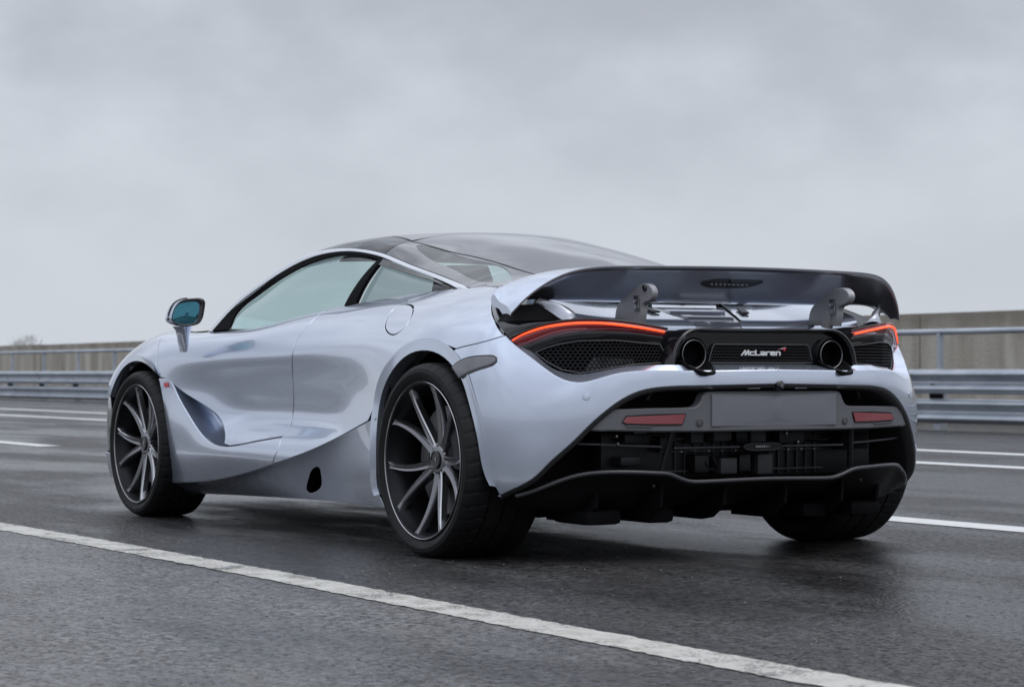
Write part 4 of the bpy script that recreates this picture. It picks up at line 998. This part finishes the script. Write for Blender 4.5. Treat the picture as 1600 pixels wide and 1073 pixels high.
for y, z, sy, sz, mt in [(.47,.42,.10,.035,'satin_black'),(.50,.345,.08,.03,'satin_black'),(.215,.425,.055,.05,'engine_grey'),(.125,.428,.075,.045,'engine_grey'),(.03,.425,.05,.05,'satin_black'),(-.035,.42,.065,.06,'engine_grey'),(-.17,.42,.11,.05,'satin_black'),(.20,.33,.06,.06,'satin_black'),(.10,.322,.07,.055,'engine_grey'),(.02,.33,.05,.06,'satin_black'),(-.055,.325,.065,.07,'engine_grey'),(-.45,.40,.12,.06,'matt_black'),(.36,.40,.03,.05,'satin_black')]:
    box('engine_bay_part', (-.575+random.uniform(-.02, .02), y, z), (.06, sy, sz), mt, car, .006)
for y, z, l in [(.46,.44,.05),(.21,.447,.09),(.06,.449,.075),(-.04,.451,.045),(-.16,.438,.05)]:
    tube('coolant_pipe', [(-.612, y+l/2, z), (-.614, y, z+.0006), (-.612, y-l/2, z+.0015)], .0036, 'steel', car, 8)
for y, z in [(.565,.43),(.56,.405),(-.14,.43),(-.19,.40)]:
    tube('hose_clip', [(-.62, y, z), (-.632, y, z)], [.007, .004], 'steel', car, 8)
for y in (.13, .10, .17):
    tube('belt_hose', curve([(-.60, y+.02, .35), (-.605, y+.012, .33), (-.60, y-.005, .312), (-.60, y-.02, .31)], 10), .004, 'satin_black', car, 8)
# stays and dark panel above the plate
both(lambda m_: tube('number_lamp_stay', [(-.64, .44, .60), (-.645, .44, .575), (-.64, .45, .55)], .010, 'satin_black', car, 8, mirror=m_))
plate('upper_backing', [(.60,.49),(.52,.60),(.35,.62),(-.35,.62),(-.52,.60),(-.60,.49)], .01, 'matt_black', car, bend=-.60, res=.08)
both(lambda m_: tube('plate_lamp', [(-.762, .125, .589), (-.763, .10, .5895), (-.762, .075, .589)], .0035, 'trim_silver', car, 8, mirror=m_))
plate('lower_backing', [(.80,.22),(.70,.47),(.6,.50),(-.6,.50),(-.70,.47),(-.80,.22)], .01, 'matt_black', car, bend=lambda y, z: -.44+0*y, res=.1)
# ------------------------------------------------------------------ rear deck, engine cover
def zdeck(x, y): return .817+.30*(x+.42)+.02*np.maximum(0, (np.abs(y)-.30)/.3)**2
DG = []
for y in np.linspace(.10, .62, 22):
    yi = y
    DG.append([(x, max(y, .112+(x+.42)*.30*(1 if x < 0.1 else 1)), zdeck(x, y)) for x in np.linspace(.0, -.405, 18)]+[(-.414, y, zdeck(-.42, y)-.003), (-.418, y, zdeck(-.42, y)-.009), (-.428, y, zdeck(-.42, y)-.022), (-.42, y, zdeck(-.42, y)-.05)])
both(lambda m_: sheet('rear_deck', DG, 'paint', car, mirror=m_, flip=False))
EG = [[(x, f_*(.108+(x+.42)*.30), zdeck(x, 0)-.006-.012*(1-abs(f_))) for x in np.linspace(.0, -.412, 14)]+[(-.425, f_*.10, zdeck(-.42, 0)-.022), (-.42, f_*.10, .77)] for f_ in np.linspace(1, -1, 15)]
ec = sheet('engine_cover', EG, 'carbon', car)
for k in range(3):
    x = -.16-.082*k
    hw = .075+(x+.42)*.25
    G = [[(x, y, zdeck(x, 0)-.004), (x-.052, y, zdeck(x-.052, 0)+.004), (x-.056, y, zdeck(x-.056, 0)-.008)] for y in np.linspace(hw, -hw, 9)]
    sheet('cover_louvre', G, 'carbon', ec)
both(lambda m_: sheet('deck_vent', [[(x, .185+(x+.30)*.30+w, zdeck(x, .2)+.003) for w in (0, .03)] for x in np.linspace(-.26, -.32, 5)], 'satin_black', car, thick=.006, mirror=m_))
box('rear_bulkhead_shelf', (-.28, 0, .74), (.55, 1.16, .06), 'matt_black', car, .01)
# vent with mesh between deck and quarter panel, grey fairing beside it
VY = lambda u, v, y: at(u, v, y=y)
vq = [[VY(790+(840-790)*t, 482-8*t, .80-.05*t)*(1-s)+VY(777+(884-777)*t, 503-2*t, .83-.19*t)*s for s in np.linspace(0, 1, 6)] for t in np.linspace(0, 1, 12)]
both(lambda m_: sheet('deck_side_panel', vq, 'satin_black', car, mirror=m_))
def ventmesh(m_):
    V = []; Fs = []
    A = np.array(vq); 
    for t in np.linspace(.12, .98, 26):
        i = t*(len(A)-1); k = min(int(i), len(A)-2); r = A[k]*(1-(i-k))+A[k+1]*(i-k); r = r+np.array([-.004, .003, .003])
        o = len(V); tx = np.array([0.0011, 0, 0])
        for q in r: V += [q+tx, q-tx]
        Fs += [(o+2*j, o+2*j+1, o+2*j+3, o+2*j+2) for j in range(len(r)-1)]
    for s in np.linspace(.05, .95, 9):
        i = s*(A.shape[1]-1); k = min(int(i), A.shape[1]-2); r = A[:, k]*(1-(i-k))+A[:, k+1]*(i-k); r = r[1:]+np.array([-.004, .003, .003])
        o = len(V); tz = np.array([0, 0, .0011])
        for q in r: V += [q+tz, q-tz]
        Fs += [(o+2*j, o+2*j+1, o+2*j+3, o+2*j+2) for j in range(len(r)-1)]
    return mk('deck_vent_mesh', V, Fs, 'bracket_grey', car, smooth=False, mirror=m_)
both(ventmesh)
fq = [[VY(u0, v0, y0)*(1-s)+VY(u1, v1, y1)*s+np.array([-.010, 0, .012])*4*s*(1-s) for s in np.linspace(0, 1, 8)] for (u0, v0, y0, u1, v1, y1) in [(836,472.5,.745,846,470,.72),(850,481,.725,868,474,.69),(864,490,.705,890,482,.65),(876,498,.69,901,492,.63),(886,502,.675,906,501,.61)]]
fqc = np.array(fq); fqs = np.stack([curve(fqc[:, j], 20) for j in range(fqc.shape[1])], 1)
both(lambda m_: sheet('deck_fairing', fqs, 'carbon', car, mirror=m_, flip=False))
# glossy black cap outboard of the lamp
def cap(m_):
    top = [VY(u, v, y) for u, v, y in [(775,503,.845),(800,502.5,.815),(840,502,.76),(884,501.5,.69)]]
    bot = [rear(u, v, -.004) for u, v in [(797,529.5),(815,521),(842,511),(890,501.8)]]
    T = curve(top, 20); B = curve(bot, 20)
    return sheet('lamp_cap', [[a*(1-t)+b*t+np.array([-.6, .6, .3])*.010*4*t*(1-t) for t in np.linspace(0, 1, 7)] for a, b in zip(T, B)], 'gloss_black', car, mirror=m_)
both(cap)
# inner wall from the quarter panel's rear edge down to the lamp
qe = hull.ev(hull.px(curve([(771,466),(768.5,478),(773.8,500),(780.5,513.8),(789.5,524.3),(797,531)], 24)))
both(lambda m_: sheet('quarter_return', [[p, p+(.004, -.010, -.001), p+(.0, -.022, -.006), p+(.01, -.07, -.02)] for p in qe], 'gloss_black', car, mirror=m_))

# ------------------------------------------------------------------ rear wing
WST = [ # y, TE(x,z), LE(x,z), belly(x,z)
 (0.00, (-.600,1.005), (-.275,.955), (-.345,.884)), (0.20, (-.597,1.004), (-.275,.955), (-.345,.884)), (0.40, (-.583,1.001), (-.270,.956), (-.340,.884)),
 (0.54, (-.560,.998), (-.262,.957), (-.330,.885)), (0.613, (-.540,.992), (-.255,.957), (-.322,.886)), (0.68, (-.512,.976), (-.25,.952), (-.315,.889)),
 (0.74, (-.480,.945), (-.25,.942), (-.312,.888)), (0.79, (-.446,.903), (-.252,.928), (-.312,.880)), (0.82, (-.422,.868), (-.256,.915), (-.315,.868)), (0.838, (-.404,.841), (-.270,.900), (-.325,.855))]
ky = np.array([w[0] for w in WST]); wd_ = np.array([w[1]+w[2]+w[3] for w in WST])
yy = np.concatenate([np.linspace(0, .5, 12), np.linspace(.53, .838, 26)])
wt = nspline(ky, wd_, yy)
top_, bot_ = [], []
for y, (tx, tz, lx, lz, bx_, bz) in zip(yy, wt):
    T_ = np.array((tx, y, tz)); L_ = np.array((lx, y, lz)); B2 = np.array((bx_, y, bz)); th = np.array((.004, 0, -.010))
    ct = curve([L_+(.0, 0, -.012), L_+(-.012, 0, .006), L_*.6+T_*.4+(0, 0, .020*min(1, (tz-.80)/.15)), L_*.25+T_*.75+(0, 0, .010), T_], 16)
    cb = curve([T_+th, T_*.72+B2*.28+(.006, 0, -.006), T_*.38+B2*.62+(.010, 0, -.010), B2, L_*.5+B2*.5+(.018, 0, -.010), L_+(.0, 0, -.012)], 20)
    top_.append(ct); bot_.append(np.vstack([T_[None], (T_+th*.5+(-.002, 0, 0))[None], cb]))
def full_(G): return [g*[1, -1, 1] for g in G[:0:-1]]+list(G)
w_top = sheet('rear_wing', full_(top_), 'paint', car)
sheet('wing_underside', full_(bot_), 'carbon', w_top)
# end faces of the wing
for s in (1, -1):
    e = np.vstack([top_[-1], bot_[-1][2:]])*[1, s, 1]; k = len(e)
    mk('wing_end', np.vstack([e, [e.mean(0)]]), [(i, (i+1) % k, k) for i in range(k)], 'paint', w_top, smooth=False)
# high brake light slot in the underside
def under(y, t):
    g = bot_[int(np.argmin(abs(yy-abs(y))))]; i = t*(len(g)-1); k = int(i); p = g[k]*(1-i+k)+g[min(k+1, len(g)-1)]*(i-k); return np.array([p[0], y, p[2]])
slot = np.array([at(u, v, x=-.575) for u, v in curve([(1140,440),(1150,436.5),(1190,436.2),(1225,437.5),(1237,440),(1228,446),(1210,449),(1175,449),(1153,446.5)], 40, closed=True)])
slot[:, 1] -= slot[:, 1].mean()
def on_under(p, off=0.0):
    g = bot_[int(np.argmin(abs(yy-abs(p[1]))))]; z = g[2:14, 2]; x = g[2:14, 0]; o = np.argsort(z); return np.array([np.interp(p[2], z[o], x[o])-off, p[1], p[2]])
sl = [on_under(p, .0012) for p in slot]; k = len(sl)
mk('brake_light_slot', np.vstack([sl, [on_under(np.mean(slot, 0), .0012)]]), [(i, (i+1) % k, k) for i in range(k)], 'gloss_black', w_top, smooth=False)
tube('slot_edge', [sl[i]+np.array((-.001, 0, 0)) for i in [q % k for q in range(18, 43)]], .0014, 'steel', w_top, 6)
for y in np.linspace(-.075, .075, 9): 
    p = on_under(np.array([0, y, slot[:, 2].mean()-.004]), .0025); box('brake_light_led', p, (.002, .010, .005), 'steel', w_top, .001)
# struts
def strut(m_):
    sp = curve([(960,504),(961,490),(966,474),(978,462),(992,450),(1000,444.5),(1009,442.8),(1016,446.5),(1020,455),(1018,465),(1012,471),(1005,474),(1003,486),(1000,506)], 44)
    P = np.array([at(u, v, y=.432) for u, v in sp]); Q = P+(0.004, -.026, 0); k = len(P)
    def ins(A, d): c = A[:, (0, 2)]; i_ = inset(c, d); return np.stack([i_[:, 0], A[:, 1], i_[:, 1]], 1)
    rings = np.array([ins(P, .003), P+(0, -.003, 0), Q+(0, .003, 0), ins(Q, .003)])
    ar = [(tuple(range(k))), tuple(range(4*k-1, 3*k-1, -1))]
    s_ = mk('wing_strut', rings.reshape(-1, 3), [tuple(reversed(f)) for f in gridfaces(4, k, cv=True)]+[ar[0], ar[1]], 'strut_grey', car, mirror=m_, sharp=35)
    pb = at(1006.5, 450, y=.436)
    tube('strut_bolt', [pb+(0, -.01, 0), pb+(0, .002, 0), pb+(0, .004, 0)], [.011, .011, .008], 'gloss_black', s_, 14, mirror=m_)
    c = at(996, 468, y=.418)
    box('strut_clevis', c+(-.02, 0, 0), (.03, .042, .026), 'rim', s_, .004, mirror=m_)
    for dy in (.016, -.016): box('clevis_cheek', c+(-.022, dy, -.024), (.026, .009, .034), 'rim', s_, .003, mirror=m_)
    a = at(995, 473, y=.41)+(-.018, 0, 0); b = at(989, 508, y=.41)+(-.018, 0, 0)
    tube('wing_actuator', [a, a*.8+b*.2, a*.78+b*.22, b], [.009, .009, .019, .021], 'strut_grey', s_, 16, mirror=m_)
    return s_
both(strut)

# ------------------------------------------------------------------ cabin
box('rear_firewall', (.50, 0, .62), (.06, 1.2, .52), 'interior', car, .03)
box('cabin_floor', (1.45, 0, .28), (1.9, 1.45, .06), 'interior', car, .02)
box('parcel_shelf', (.30, 0, .86), (.42, 1.05, .05), 'interior', car, .02)
G = [[(x, y, z) for x, z in ((2.45,.78),(2.25,.815),(2.05,.80),(1.95,.74),(1.95,.60))] for y in np.linspace(.72, -.72, 12)]
sheet('dashboard', G, 'interior', car)
for s in (1, -1):
    G = []
    for z, x, wv in ((.34,1.00,.20),(.50,.93,.24),(.70,.86,.25),(.84,.81,.21),(.93,.785,.13),(1.0,.77,.125),(1.05,.76,.09)):
        G.append([(x-.05*abs(math.sin(w))+(.06 if math.cos(w) < 0 else 0)*0+.06*math.sin(w), s*.36+wv*math.cos(w), z) for w in np.linspace(0, 2*math.pi, 20, endpoint=False)])
    G = np.array(G); st = mk('seat', G.reshape(-1, 3), gridfaces(len(G), 20, cv=True)+[tuple(range(120, 140))], 'interior_grey', car)
tube('steering_wheel', [(1.78+.05*math.sin(w), .36+.17*math.cos(w), .72+.16*math.sin(w)) for w in np.linspace(0, 2*math.pi, 33)], .014, 'interior', car, 8, caps=False)
# ------------------------------------------------------------------ track, markings, barrier, wall
def nodes(name):
    m = bpy.data.materials.new(name); m.use_nodes = True; t = m.node_tree; MAT[name] = m
    return t, t.nodes['Principled BSDF']
class NT:
    def __init__(s, t): s.t = t
    def n(s, ty, **kw):
        n = s.t.nodes.new(ty)
        for k, v in kw.items():
            if hasattr(n, k): setattr(n, k, v)
            else: n.inputs[k.replace('_', ' ')].default_value = v
        return n
    def l(s, a, b): s.t.links.new(a, b)
    def math(s, op, a, b=0.0, c=0.0, clamp=False):
        n = s.t.nodes.new('ShaderNodeMath'); n.operation = op; n.use_clamp = clamp
        for i, v in enumerate((a, b, c)):
            if isinstance(v, (int, float)): n.inputs[i].default_value = v
            else: s.l(v, n.inputs[i])
        return n.outputs[0]
    def rng(s, x, a, b, c, d):
        n = s.t.nodes.new('ShaderNodeMapRange'); s.l(x, n.inputs[0])
        for i, v in enumerate((a, b, c, d)): n.inputs[i+1].default_value = v
        return n.outputs[0]
    def noise(s, vec, scale, detail=4, rough=.55):
        n = s.n('ShaderNodeTexNoise'); n.inputs['Scale'].default_value = scale; n.inputs['Detail'].default_value = detail; n.inputs['Roughness'].default_value = rough
        s.l(vec, n.inputs['Vector']); return n.outputs[0]
    def mix(s, f, a, b):
        n = s.n('ShaderNodeMix', data_type='RGBA')
        if isinstance(f, (int, float)): n.inputs['Factor'].default_value = f
        else: s.l(f, n.inputs['Factor'])
        for k, v in (('A', a), ('B', b)):
            if isinstance(v, tuple): n.inputs[k].default_value = (*v, 1)
            else: s.l(v, n.inputs[k])
        return n.outputs['Result']
# wet asphalt: stones in a dark binder, damp and drier areas along the lane
def asphalt(name, alb, spc, rdry, rwet, bmp):
    t, b = nodes(name); q = NT(t)
    tc = q.n('ShaderNodeTexCoord').outputs['Object']
    mp_ = q.n('ShaderNodeMapping'); mp_.inputs['Scale'].default_value = (.35, 1.1, 1); q.l(tc, mp_.inputs['Vector'])
    wet = q.rng(q.noise(mp_.outputs[0], 1.0, 5, .6), .42, .58, 0, 1)
    vor = q.n('ShaderNodeTexVoronoi'); vor.inputs['Scale'].default_value = 60; q.l(tc, vor.inputs['Vector'])
    lump = q.noise(tc, 34, 5, .62); fine = q.noise(tc, 260, 3, .6); pits = q.noise(tc, 95, 3, .5); patch = q.noise(tc, 2.1, 6, .65)
    sx = q.n('ShaderNodeSeparateColor'); q.l(vor.outputs['Color'], sx.inputs[0])
    c1 = q.mix(q.rng(sx.outputs[0], .1, .95, 0, 1), (.018, .0178, .0182), (.16, .156, .155))
    c1 = q.mix(q.rng(pits, .56, .66, 0, .85), c1, (.012, .012, .014))
    c1 = q.mix(q.rng(fine, .66, .72, 0, .8), c1, (.30, .30, .31))
    c2 = q.mix(q.rng(patch, .35, .68, 0, .7), c1, (.058, .055, .054))
    vm_ = q.n('ShaderNodeVectorMath', operation='SCALE'); q.l(c2, vm_.inputs[0]); q.l(q.rng(wet, 0, 1, 1.2*alb, .66*alb), vm_.inputs['Scale'])
    q.l(vm_.outputs[0], b.inputs['Base Color'])
    q.l(q.math('ADD', q.rng(wet, 0, 1, rdry, rwet), q.rng(fine, .3, .7, -.08, .08)), b.inputs['Roughness'])
    gr = q.math('ADD', q.math('MULTIPLY', q.noise(tc, 48, 3, .6), .5), q.math('MULTIPLY', q.noise(tc, 120, 2, .5), .5))
    v3 = q.n('ShaderNodeTexVoronoi'); v3.inputs['Scale'].default_value = 26; q.l(tc, v3.inputs['Vector'])
    spot = q.rng(v3.outputs['Distance'], .13, .22, 0, 1)
    q.l(q.math('MULTIPLY', q.math('MULTIPLY', q.rng(gr, .43, .57, 1.0, .03), spot), q.rng(sx.outputs[1], 0, 1, .7*spc, 1.25*spc)), b.inputs['Specular IOR Level'])
    h = q.math('MULTIPLY_ADD', q.rng(vor.outputs['Distance'], .0, .6, 1, 0), .6, q.math('MULTIPLY', fine, .25)); h = q.math('MULTIPLY_ADD', lump, 1.3, h); h = q.math('MULTIPLY_ADD', pits, .5, h)
    bp = q.n('ShaderNodeBump'); bp.inputs['Distance'].default_value = bmp; q.l(h, bp.inputs['Height']); q.l(q.rng(wet, 0, 1, 1.0, .45), bp.inputs['Strength']); q.l(bp.outputs[0], b.inputs['Normal'])
asphalt('asphalt', .60, .48, .46, .17, .006); asphalt('shoulder_asphalt', 1.35, 1.3, .46, .16, .010)  # lane darkened all over to deepen the shade below the car, shoulder left paler
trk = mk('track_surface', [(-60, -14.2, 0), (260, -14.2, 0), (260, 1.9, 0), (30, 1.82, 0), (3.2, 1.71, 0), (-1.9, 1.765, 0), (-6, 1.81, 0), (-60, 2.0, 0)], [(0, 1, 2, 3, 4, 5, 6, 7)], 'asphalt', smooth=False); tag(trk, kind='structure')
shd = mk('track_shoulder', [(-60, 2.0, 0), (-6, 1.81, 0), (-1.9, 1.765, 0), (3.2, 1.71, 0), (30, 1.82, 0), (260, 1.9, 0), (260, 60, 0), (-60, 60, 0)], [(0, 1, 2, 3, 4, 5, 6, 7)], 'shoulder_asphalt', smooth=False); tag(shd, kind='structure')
t, b = nodes('verge_soil'); q = NT(t); tc = q.n('ShaderNodeTexCoord').outputs['Object']
q.l(q.mix(q.noise(tc, 3, 6), (.07, .075, .05), (.13, .12, .095)), b.inputs['Base Color']); b.inputs['Roughness'].default_value = .9
grd = mk('ground', [(-900, -900, -.02), (900, -900, -.02), (900, 900, -.02), (-900, 900, -.02)], [(0, 1, 2, 3)], 'verge_soil', smooth=False); tag(grd, kind='structure')
# painted lines
def paint_mat(name, col, wear, warm):
    t, b = nodes(name); q = NT(t); tc = q.n('ShaderNodeTexCoord').outputs['Object']
    big = q.noise(tc, 5, 6, .7); small = q.noise(tc, 90, 4, .7)
    w = q.math('ADD', q.math('MULTIPLY', big, .55), q.math('MULTIPLY', small, .45))
    f = q.rng(w, wear, wear+.09, 0, 1)
    c = q.mix(q.rng(q.noise(tc, 14, 5), .35, .7, 0, 1), col, warm)
    q.l(q.mix(f, (.045, .045, .046), c), b.inputs['Base Color']); b.inputs['Roughness'].default_value = .5
    bp = q.n('ShaderNodeBump'); bp.inputs['Distance'].default_value = .002; bp.inputs['Strength'].default_value = .6; q.l(q.math('ADD', q.noise(tc, 130, 3), f), bp.inputs['Height']); q.l(bp.outputs[0], b.inputs['Normal'])
paint_mat('line_worn', (.60, .59, .55), .395, (.42, .40, .35)); paint_mat('line_white', (.74, .74, .73), .27, (.62, .62, .61))
def line(name, pts, w, material, label=None, jag=.007):
    V = []; r_ = random.Random(3); P = poly(np.array(pts, float), .03 if len(pts) > 2 else .5)
    for x, y in P: V += [(x, y+w/2+r_.uniform(-jag, jag), .0025), (x, y-w/2+r_.uniform(-jag, jag), .0025)]
    o = mk(name, V, [(2*i, 2*i+1, 2*i+3, 2*i+2) for i in range(len(P)-1)], material, smooth=False); tag(o, kind='structure'); return o
line('edge_line', [(-8, 1.79), (-6, 1.785), (-3, 1.762), (-1.9, 1.74), (-.2, 1.695), (1.3, 1.68), (2.4, 1.684), (3.2, 1.69)], .152, 'line_worn')
line('edge_line', [(3.2, 1.69), (8, 1.72), (30, 1.8)], .152, 'line_white', jag=0)
line('lane_line', [(-4, -1.81), (1.8, -1.81)], .22, 'line_white', jag=0); line('lane_line', [(11.87, -1.95), (17, -2.0)], .20, 'line_white', jag=0)
line('lane_line', [(-30, -5.96), (200, -5.96)], .24, 'line_white', jag=0); line('lane_line', [(-30, -7.62), (200, -7.62)], .26, 'line_white', jag=0)
# joint in the asphalt, filled with tar
mat('tar', (.006, .006, .007), .55)
V = []; P = []
x = 3.0; yv = .25
while x > -6:
    yv = .247+.012*math.sin(x*3.1)+.008*math.sin(x*11+1)+random.uniform(-.004, .004); wv = random.uniform(.0012, .0042); V += [(x, yv+wv, .003), (x, yv-wv, .003)]; x -= .03
tag(mk('track_joint', V, [(2*i, 2*i+1, 2*i+3, 2*i+2) for i in range(len(V)//2-1)], 'tar', smooth=False), kind='structure')
# grit
bm = bmesh.new()
for i in range(260):
    x, y = random.uniform(-4.2, 2.5), random.uniform(-.6, 3.0)
    if random.random() < .5: y = random.gauss(1.2, .5)
    if abs(y) < .95 and x > -.2: continue
    s_ = random.uniform(.0008, .0026); g = bmesh.ops.create_icosphere(bm, subdivisions=1, radius=s_)
    for v in g['verts']: v.co = Vector((v.co.x*random.uniform(.8, 1.3)+x, v.co.y+y, v.co.z*.7+s_*.5+.003))
me = bpy.data.meshes.new('grit'); bm.to_mesh(me); bm.free(); me.materials.append(mat('grit', (.34, .33, .31), .8)); go = bpy.data.objects.new('grit', me); COL.objects.link(go)
tag(go, 'pale grit scattered over the asphalt', 'grit', kind='stuff')

# galvanised steel barrier: two corrugated beams on posts, pipe rail above
t, b = nodes('galvanised'); q = NT(t); tc = q.n('ShaderNodeTexCoord').outputs['Object']
q.l(q.mix(q.rng(q.noise(tc, 2.2, 6, .6), .3, .7, 0, 1), (.36, .40, .45), (.55, .58, .63)), b.inputs['Base Color']); b.inputs['Metallic'].default_value = .75; b.inputs['Roughness'].default_value = .42
YB = -11.85; SL = -.0017
bar = empty('crash_barrier', (0, YB, 0)); tag(bar, 'long galvanised double beam crash barrier with pipe rail in front of the concrete wall', 'barrier')
def zsl(x): return SL*(x-12)
BX0, BX1 = -40, 130
def beam(z0, z1):
    pr = [(.0, 0), (.012, .03), (.075, .14), (.08, .20), (.075, .26), (.005, .40), (-.004, .5), (.005, .60), (.075, .74), (.08, .80), (.075, .86), (.012, .97), (.0, 1)]
    G = [[(x, a, z0+(z1-z0)*h_+zsl(x)) for a, h_ in pr] for x in np.arange(BX0, BX1+.1, 4.0)]
    return sheet('barrier_beam', G, 'galvanised', bar, sharp=50)
beam(.075, .335); beam(.385, .645)
for x in np.arange(BX0+.1, BX1, 2.0):
    box('barrier_post', (x, -.09, .32+zsl(x)), (.10, .10, .66), 'galvanised', bar, 0)
    box('pipe_post', (x, -.09, .84+zsl(x)), (.055, .055, .40), 'galvanised', bar, 0)
    for z in (.255, .475, .565): box('beam_bolt', (x, .012, z+zsl(x)-.0), (.05, .03, .035), 'satin_black', bar, 0)
    box('spacer_block', (x, -.035, .36+zsl(x)), (.16, .06, .05), 'matt_black', bar, 0)
tube('pipe_rail', [(x, -.09, 1.045+zsl(x)) for x in np.arange(BX0, BX1+.1, 10)], .032, 'galvanised', bar, 12)
# concrete wall with vertical stains
t, b = nodes('concrete'); q = NT(t); tc = q.n('ShaderNodeTexCoord').outputs['Object']
mp_ = q.n('ShaderNodeMapping'); mp_.inputs['Scale'].default_value = (1, 1, .12); q.l(tc, mp_.inputs['Vector'])
streak = q.rng(q.noise(mp_.outputs[0], 2.2, 6, .65), .36, .66, 0, 1)
blotch = q.rng(q.noise(tc, 1.1, 6, .6), .35, .7, 0, 1)
c = q.mix(streak, (.29, .26, .215), (.62, .585, .515)); c = q.mix(q.math('MULTIPLY', blotch, .55), c, (.42, .38, .32))
sp = q.n('ShaderNodeSeparateXYZ'); q.l(tc, sp.inputs[0])
topm = q.math('MULTIPLY', q.rng(q.math('ADD', sp.outputs[2], q.math('MULTIPLY', q.noise(tc, 1.7, 4), .5)), 1.25, 1.55, 0, 1), .7)
c = q.mix(topm, c, (.21, .18, .145))
q.l(c, b.inputs['Base Color']); b.inputs['Roughness'].default_value = .85
bp = q.n('ShaderNodeBump'); bp.inputs['Distance'].default_value = .01; q.l(q.noise(tc, 25, 5), bp.inputs['Height']); q.l(bp.outputs[0], b.inputs['Normal'])
YW = -15.0
wl = empty('concrete_wall', (0, YW, 0)); tag(wl, 'weathered concrete wall with dark vertical stains behind the steel barrier', 'wall')
for i, x0 in enumerate(np.arange(-38, 166, 3.0)):
    dz = random.uniform(-.006, .006); z1 = 1.358+(-.0033)*(x0-14)+dz
    V = [(x0+.012, .0, -.1), (x0+2.988, .0, -.1), (x0+2.988, .0, z1-.0099), (x0+.012, .0, z1), (x0+.012, -.25, -.1), (x0+2.988, -.25, -.1), (x0+2.988, -.25, z1-.0099), (x0+.012, -.25, z1)]
    mk('wall_panel', np.array(V)+[0, random.uniform(-.008, .008), 0], [(3, 2, 1, 0), (4, 5, 6, 7), (0, 1, 5, 4), (2, 3, 7, 6), (1, 2, 6, 5), (3, 0, 4, 7)], 'concrete', wl, smooth=False)
V = [(-38, -.02, -.1), (166, -.02, -.1), (166, -.02, .84), (-38, -.02, 1.5)]
mk('wall_core', np.array(V)+[0, -.05, -.06], [(3, 2, 1, 0)], 'concrete', wl, smooth=False)
# bare trees far beyond the wall
mat('bark', (.13, .12, .12), .9)
def bare_tree(x, y, h_, seed, label):
    r_ = random.Random(seed); o = empty('bare_tree', (x, y, 0)); tag(o, label, 'tree', 'bare trees beyond the wall')
    V = []; Fs = []
    def limb(p, d, l, r, dep):
        k = 5; n0 = len(V); q_ = np.array(p, float); dd = np.array(d, float)
        for i in range(4):
            a = np.cross(dd, (0.3, 1, .2)); a /= np.linalg.norm(a); bb = np.cross(a, dd)
            for j in range(k): w = 2*math.pi*j/k; V.append(q_+(a*math.cos(w)+bb*math.sin(w))*r*(1-.18*i))
            if i < 3: q_ = q_+dd*l/3; dd = dd+np.array([r_.uniform(-.13, .13), r_.uniform(-.13, .13), r_.uniform(-.03, .10)]); dd /= np.linalg.norm(dd)
        for i in range(3):
            for j in range(k): Fs.append((n0+i*k+j, n0+i*k+(j+1) % k, n0+(i+1)*k+(j+1) % k, n0+(i+1)*k+j))
        if dep < 5:
            for _ in range(3 if dep < 4 else 2):
                a = r_.uniform(0, 2*math.pi); sp_ = r_.uniform(.35, .75); nd = dd+np.array([math.cos(a)*sp_, math.sin(a)*sp_, .1]); nd /= np.linalg.norm(nd)
                limb(q_-dd*l*r_.uniform(0, .35), nd, l*r_.uniform(.62, .8), r*.55, dep+1)
    limb((0, 0, 0), (0, 0, 1), h_*.30, h_*.02, 0); nt_ = 15
    mk('trunk', V[:20], Fs[:nt_], 'bark', o); mk('crown', V, Fs[nt_:], 'bark', o)
for x, y, h_, s_, lb in [(*at(46, 540, y=-49)[:2], 4.0, 5, 'tallest bare tree above the wall at the far left'), (*at(12, 540, y=-48)[:2], 3.3, 9, 'small bare tree at the left edge beyond the wall'), (*at(104, 540, y=-50)[:2], 2.9, 12, 'low bare tree nearest the car above the wall')]:
    bare_tree(x, y, h_, s_, lb)
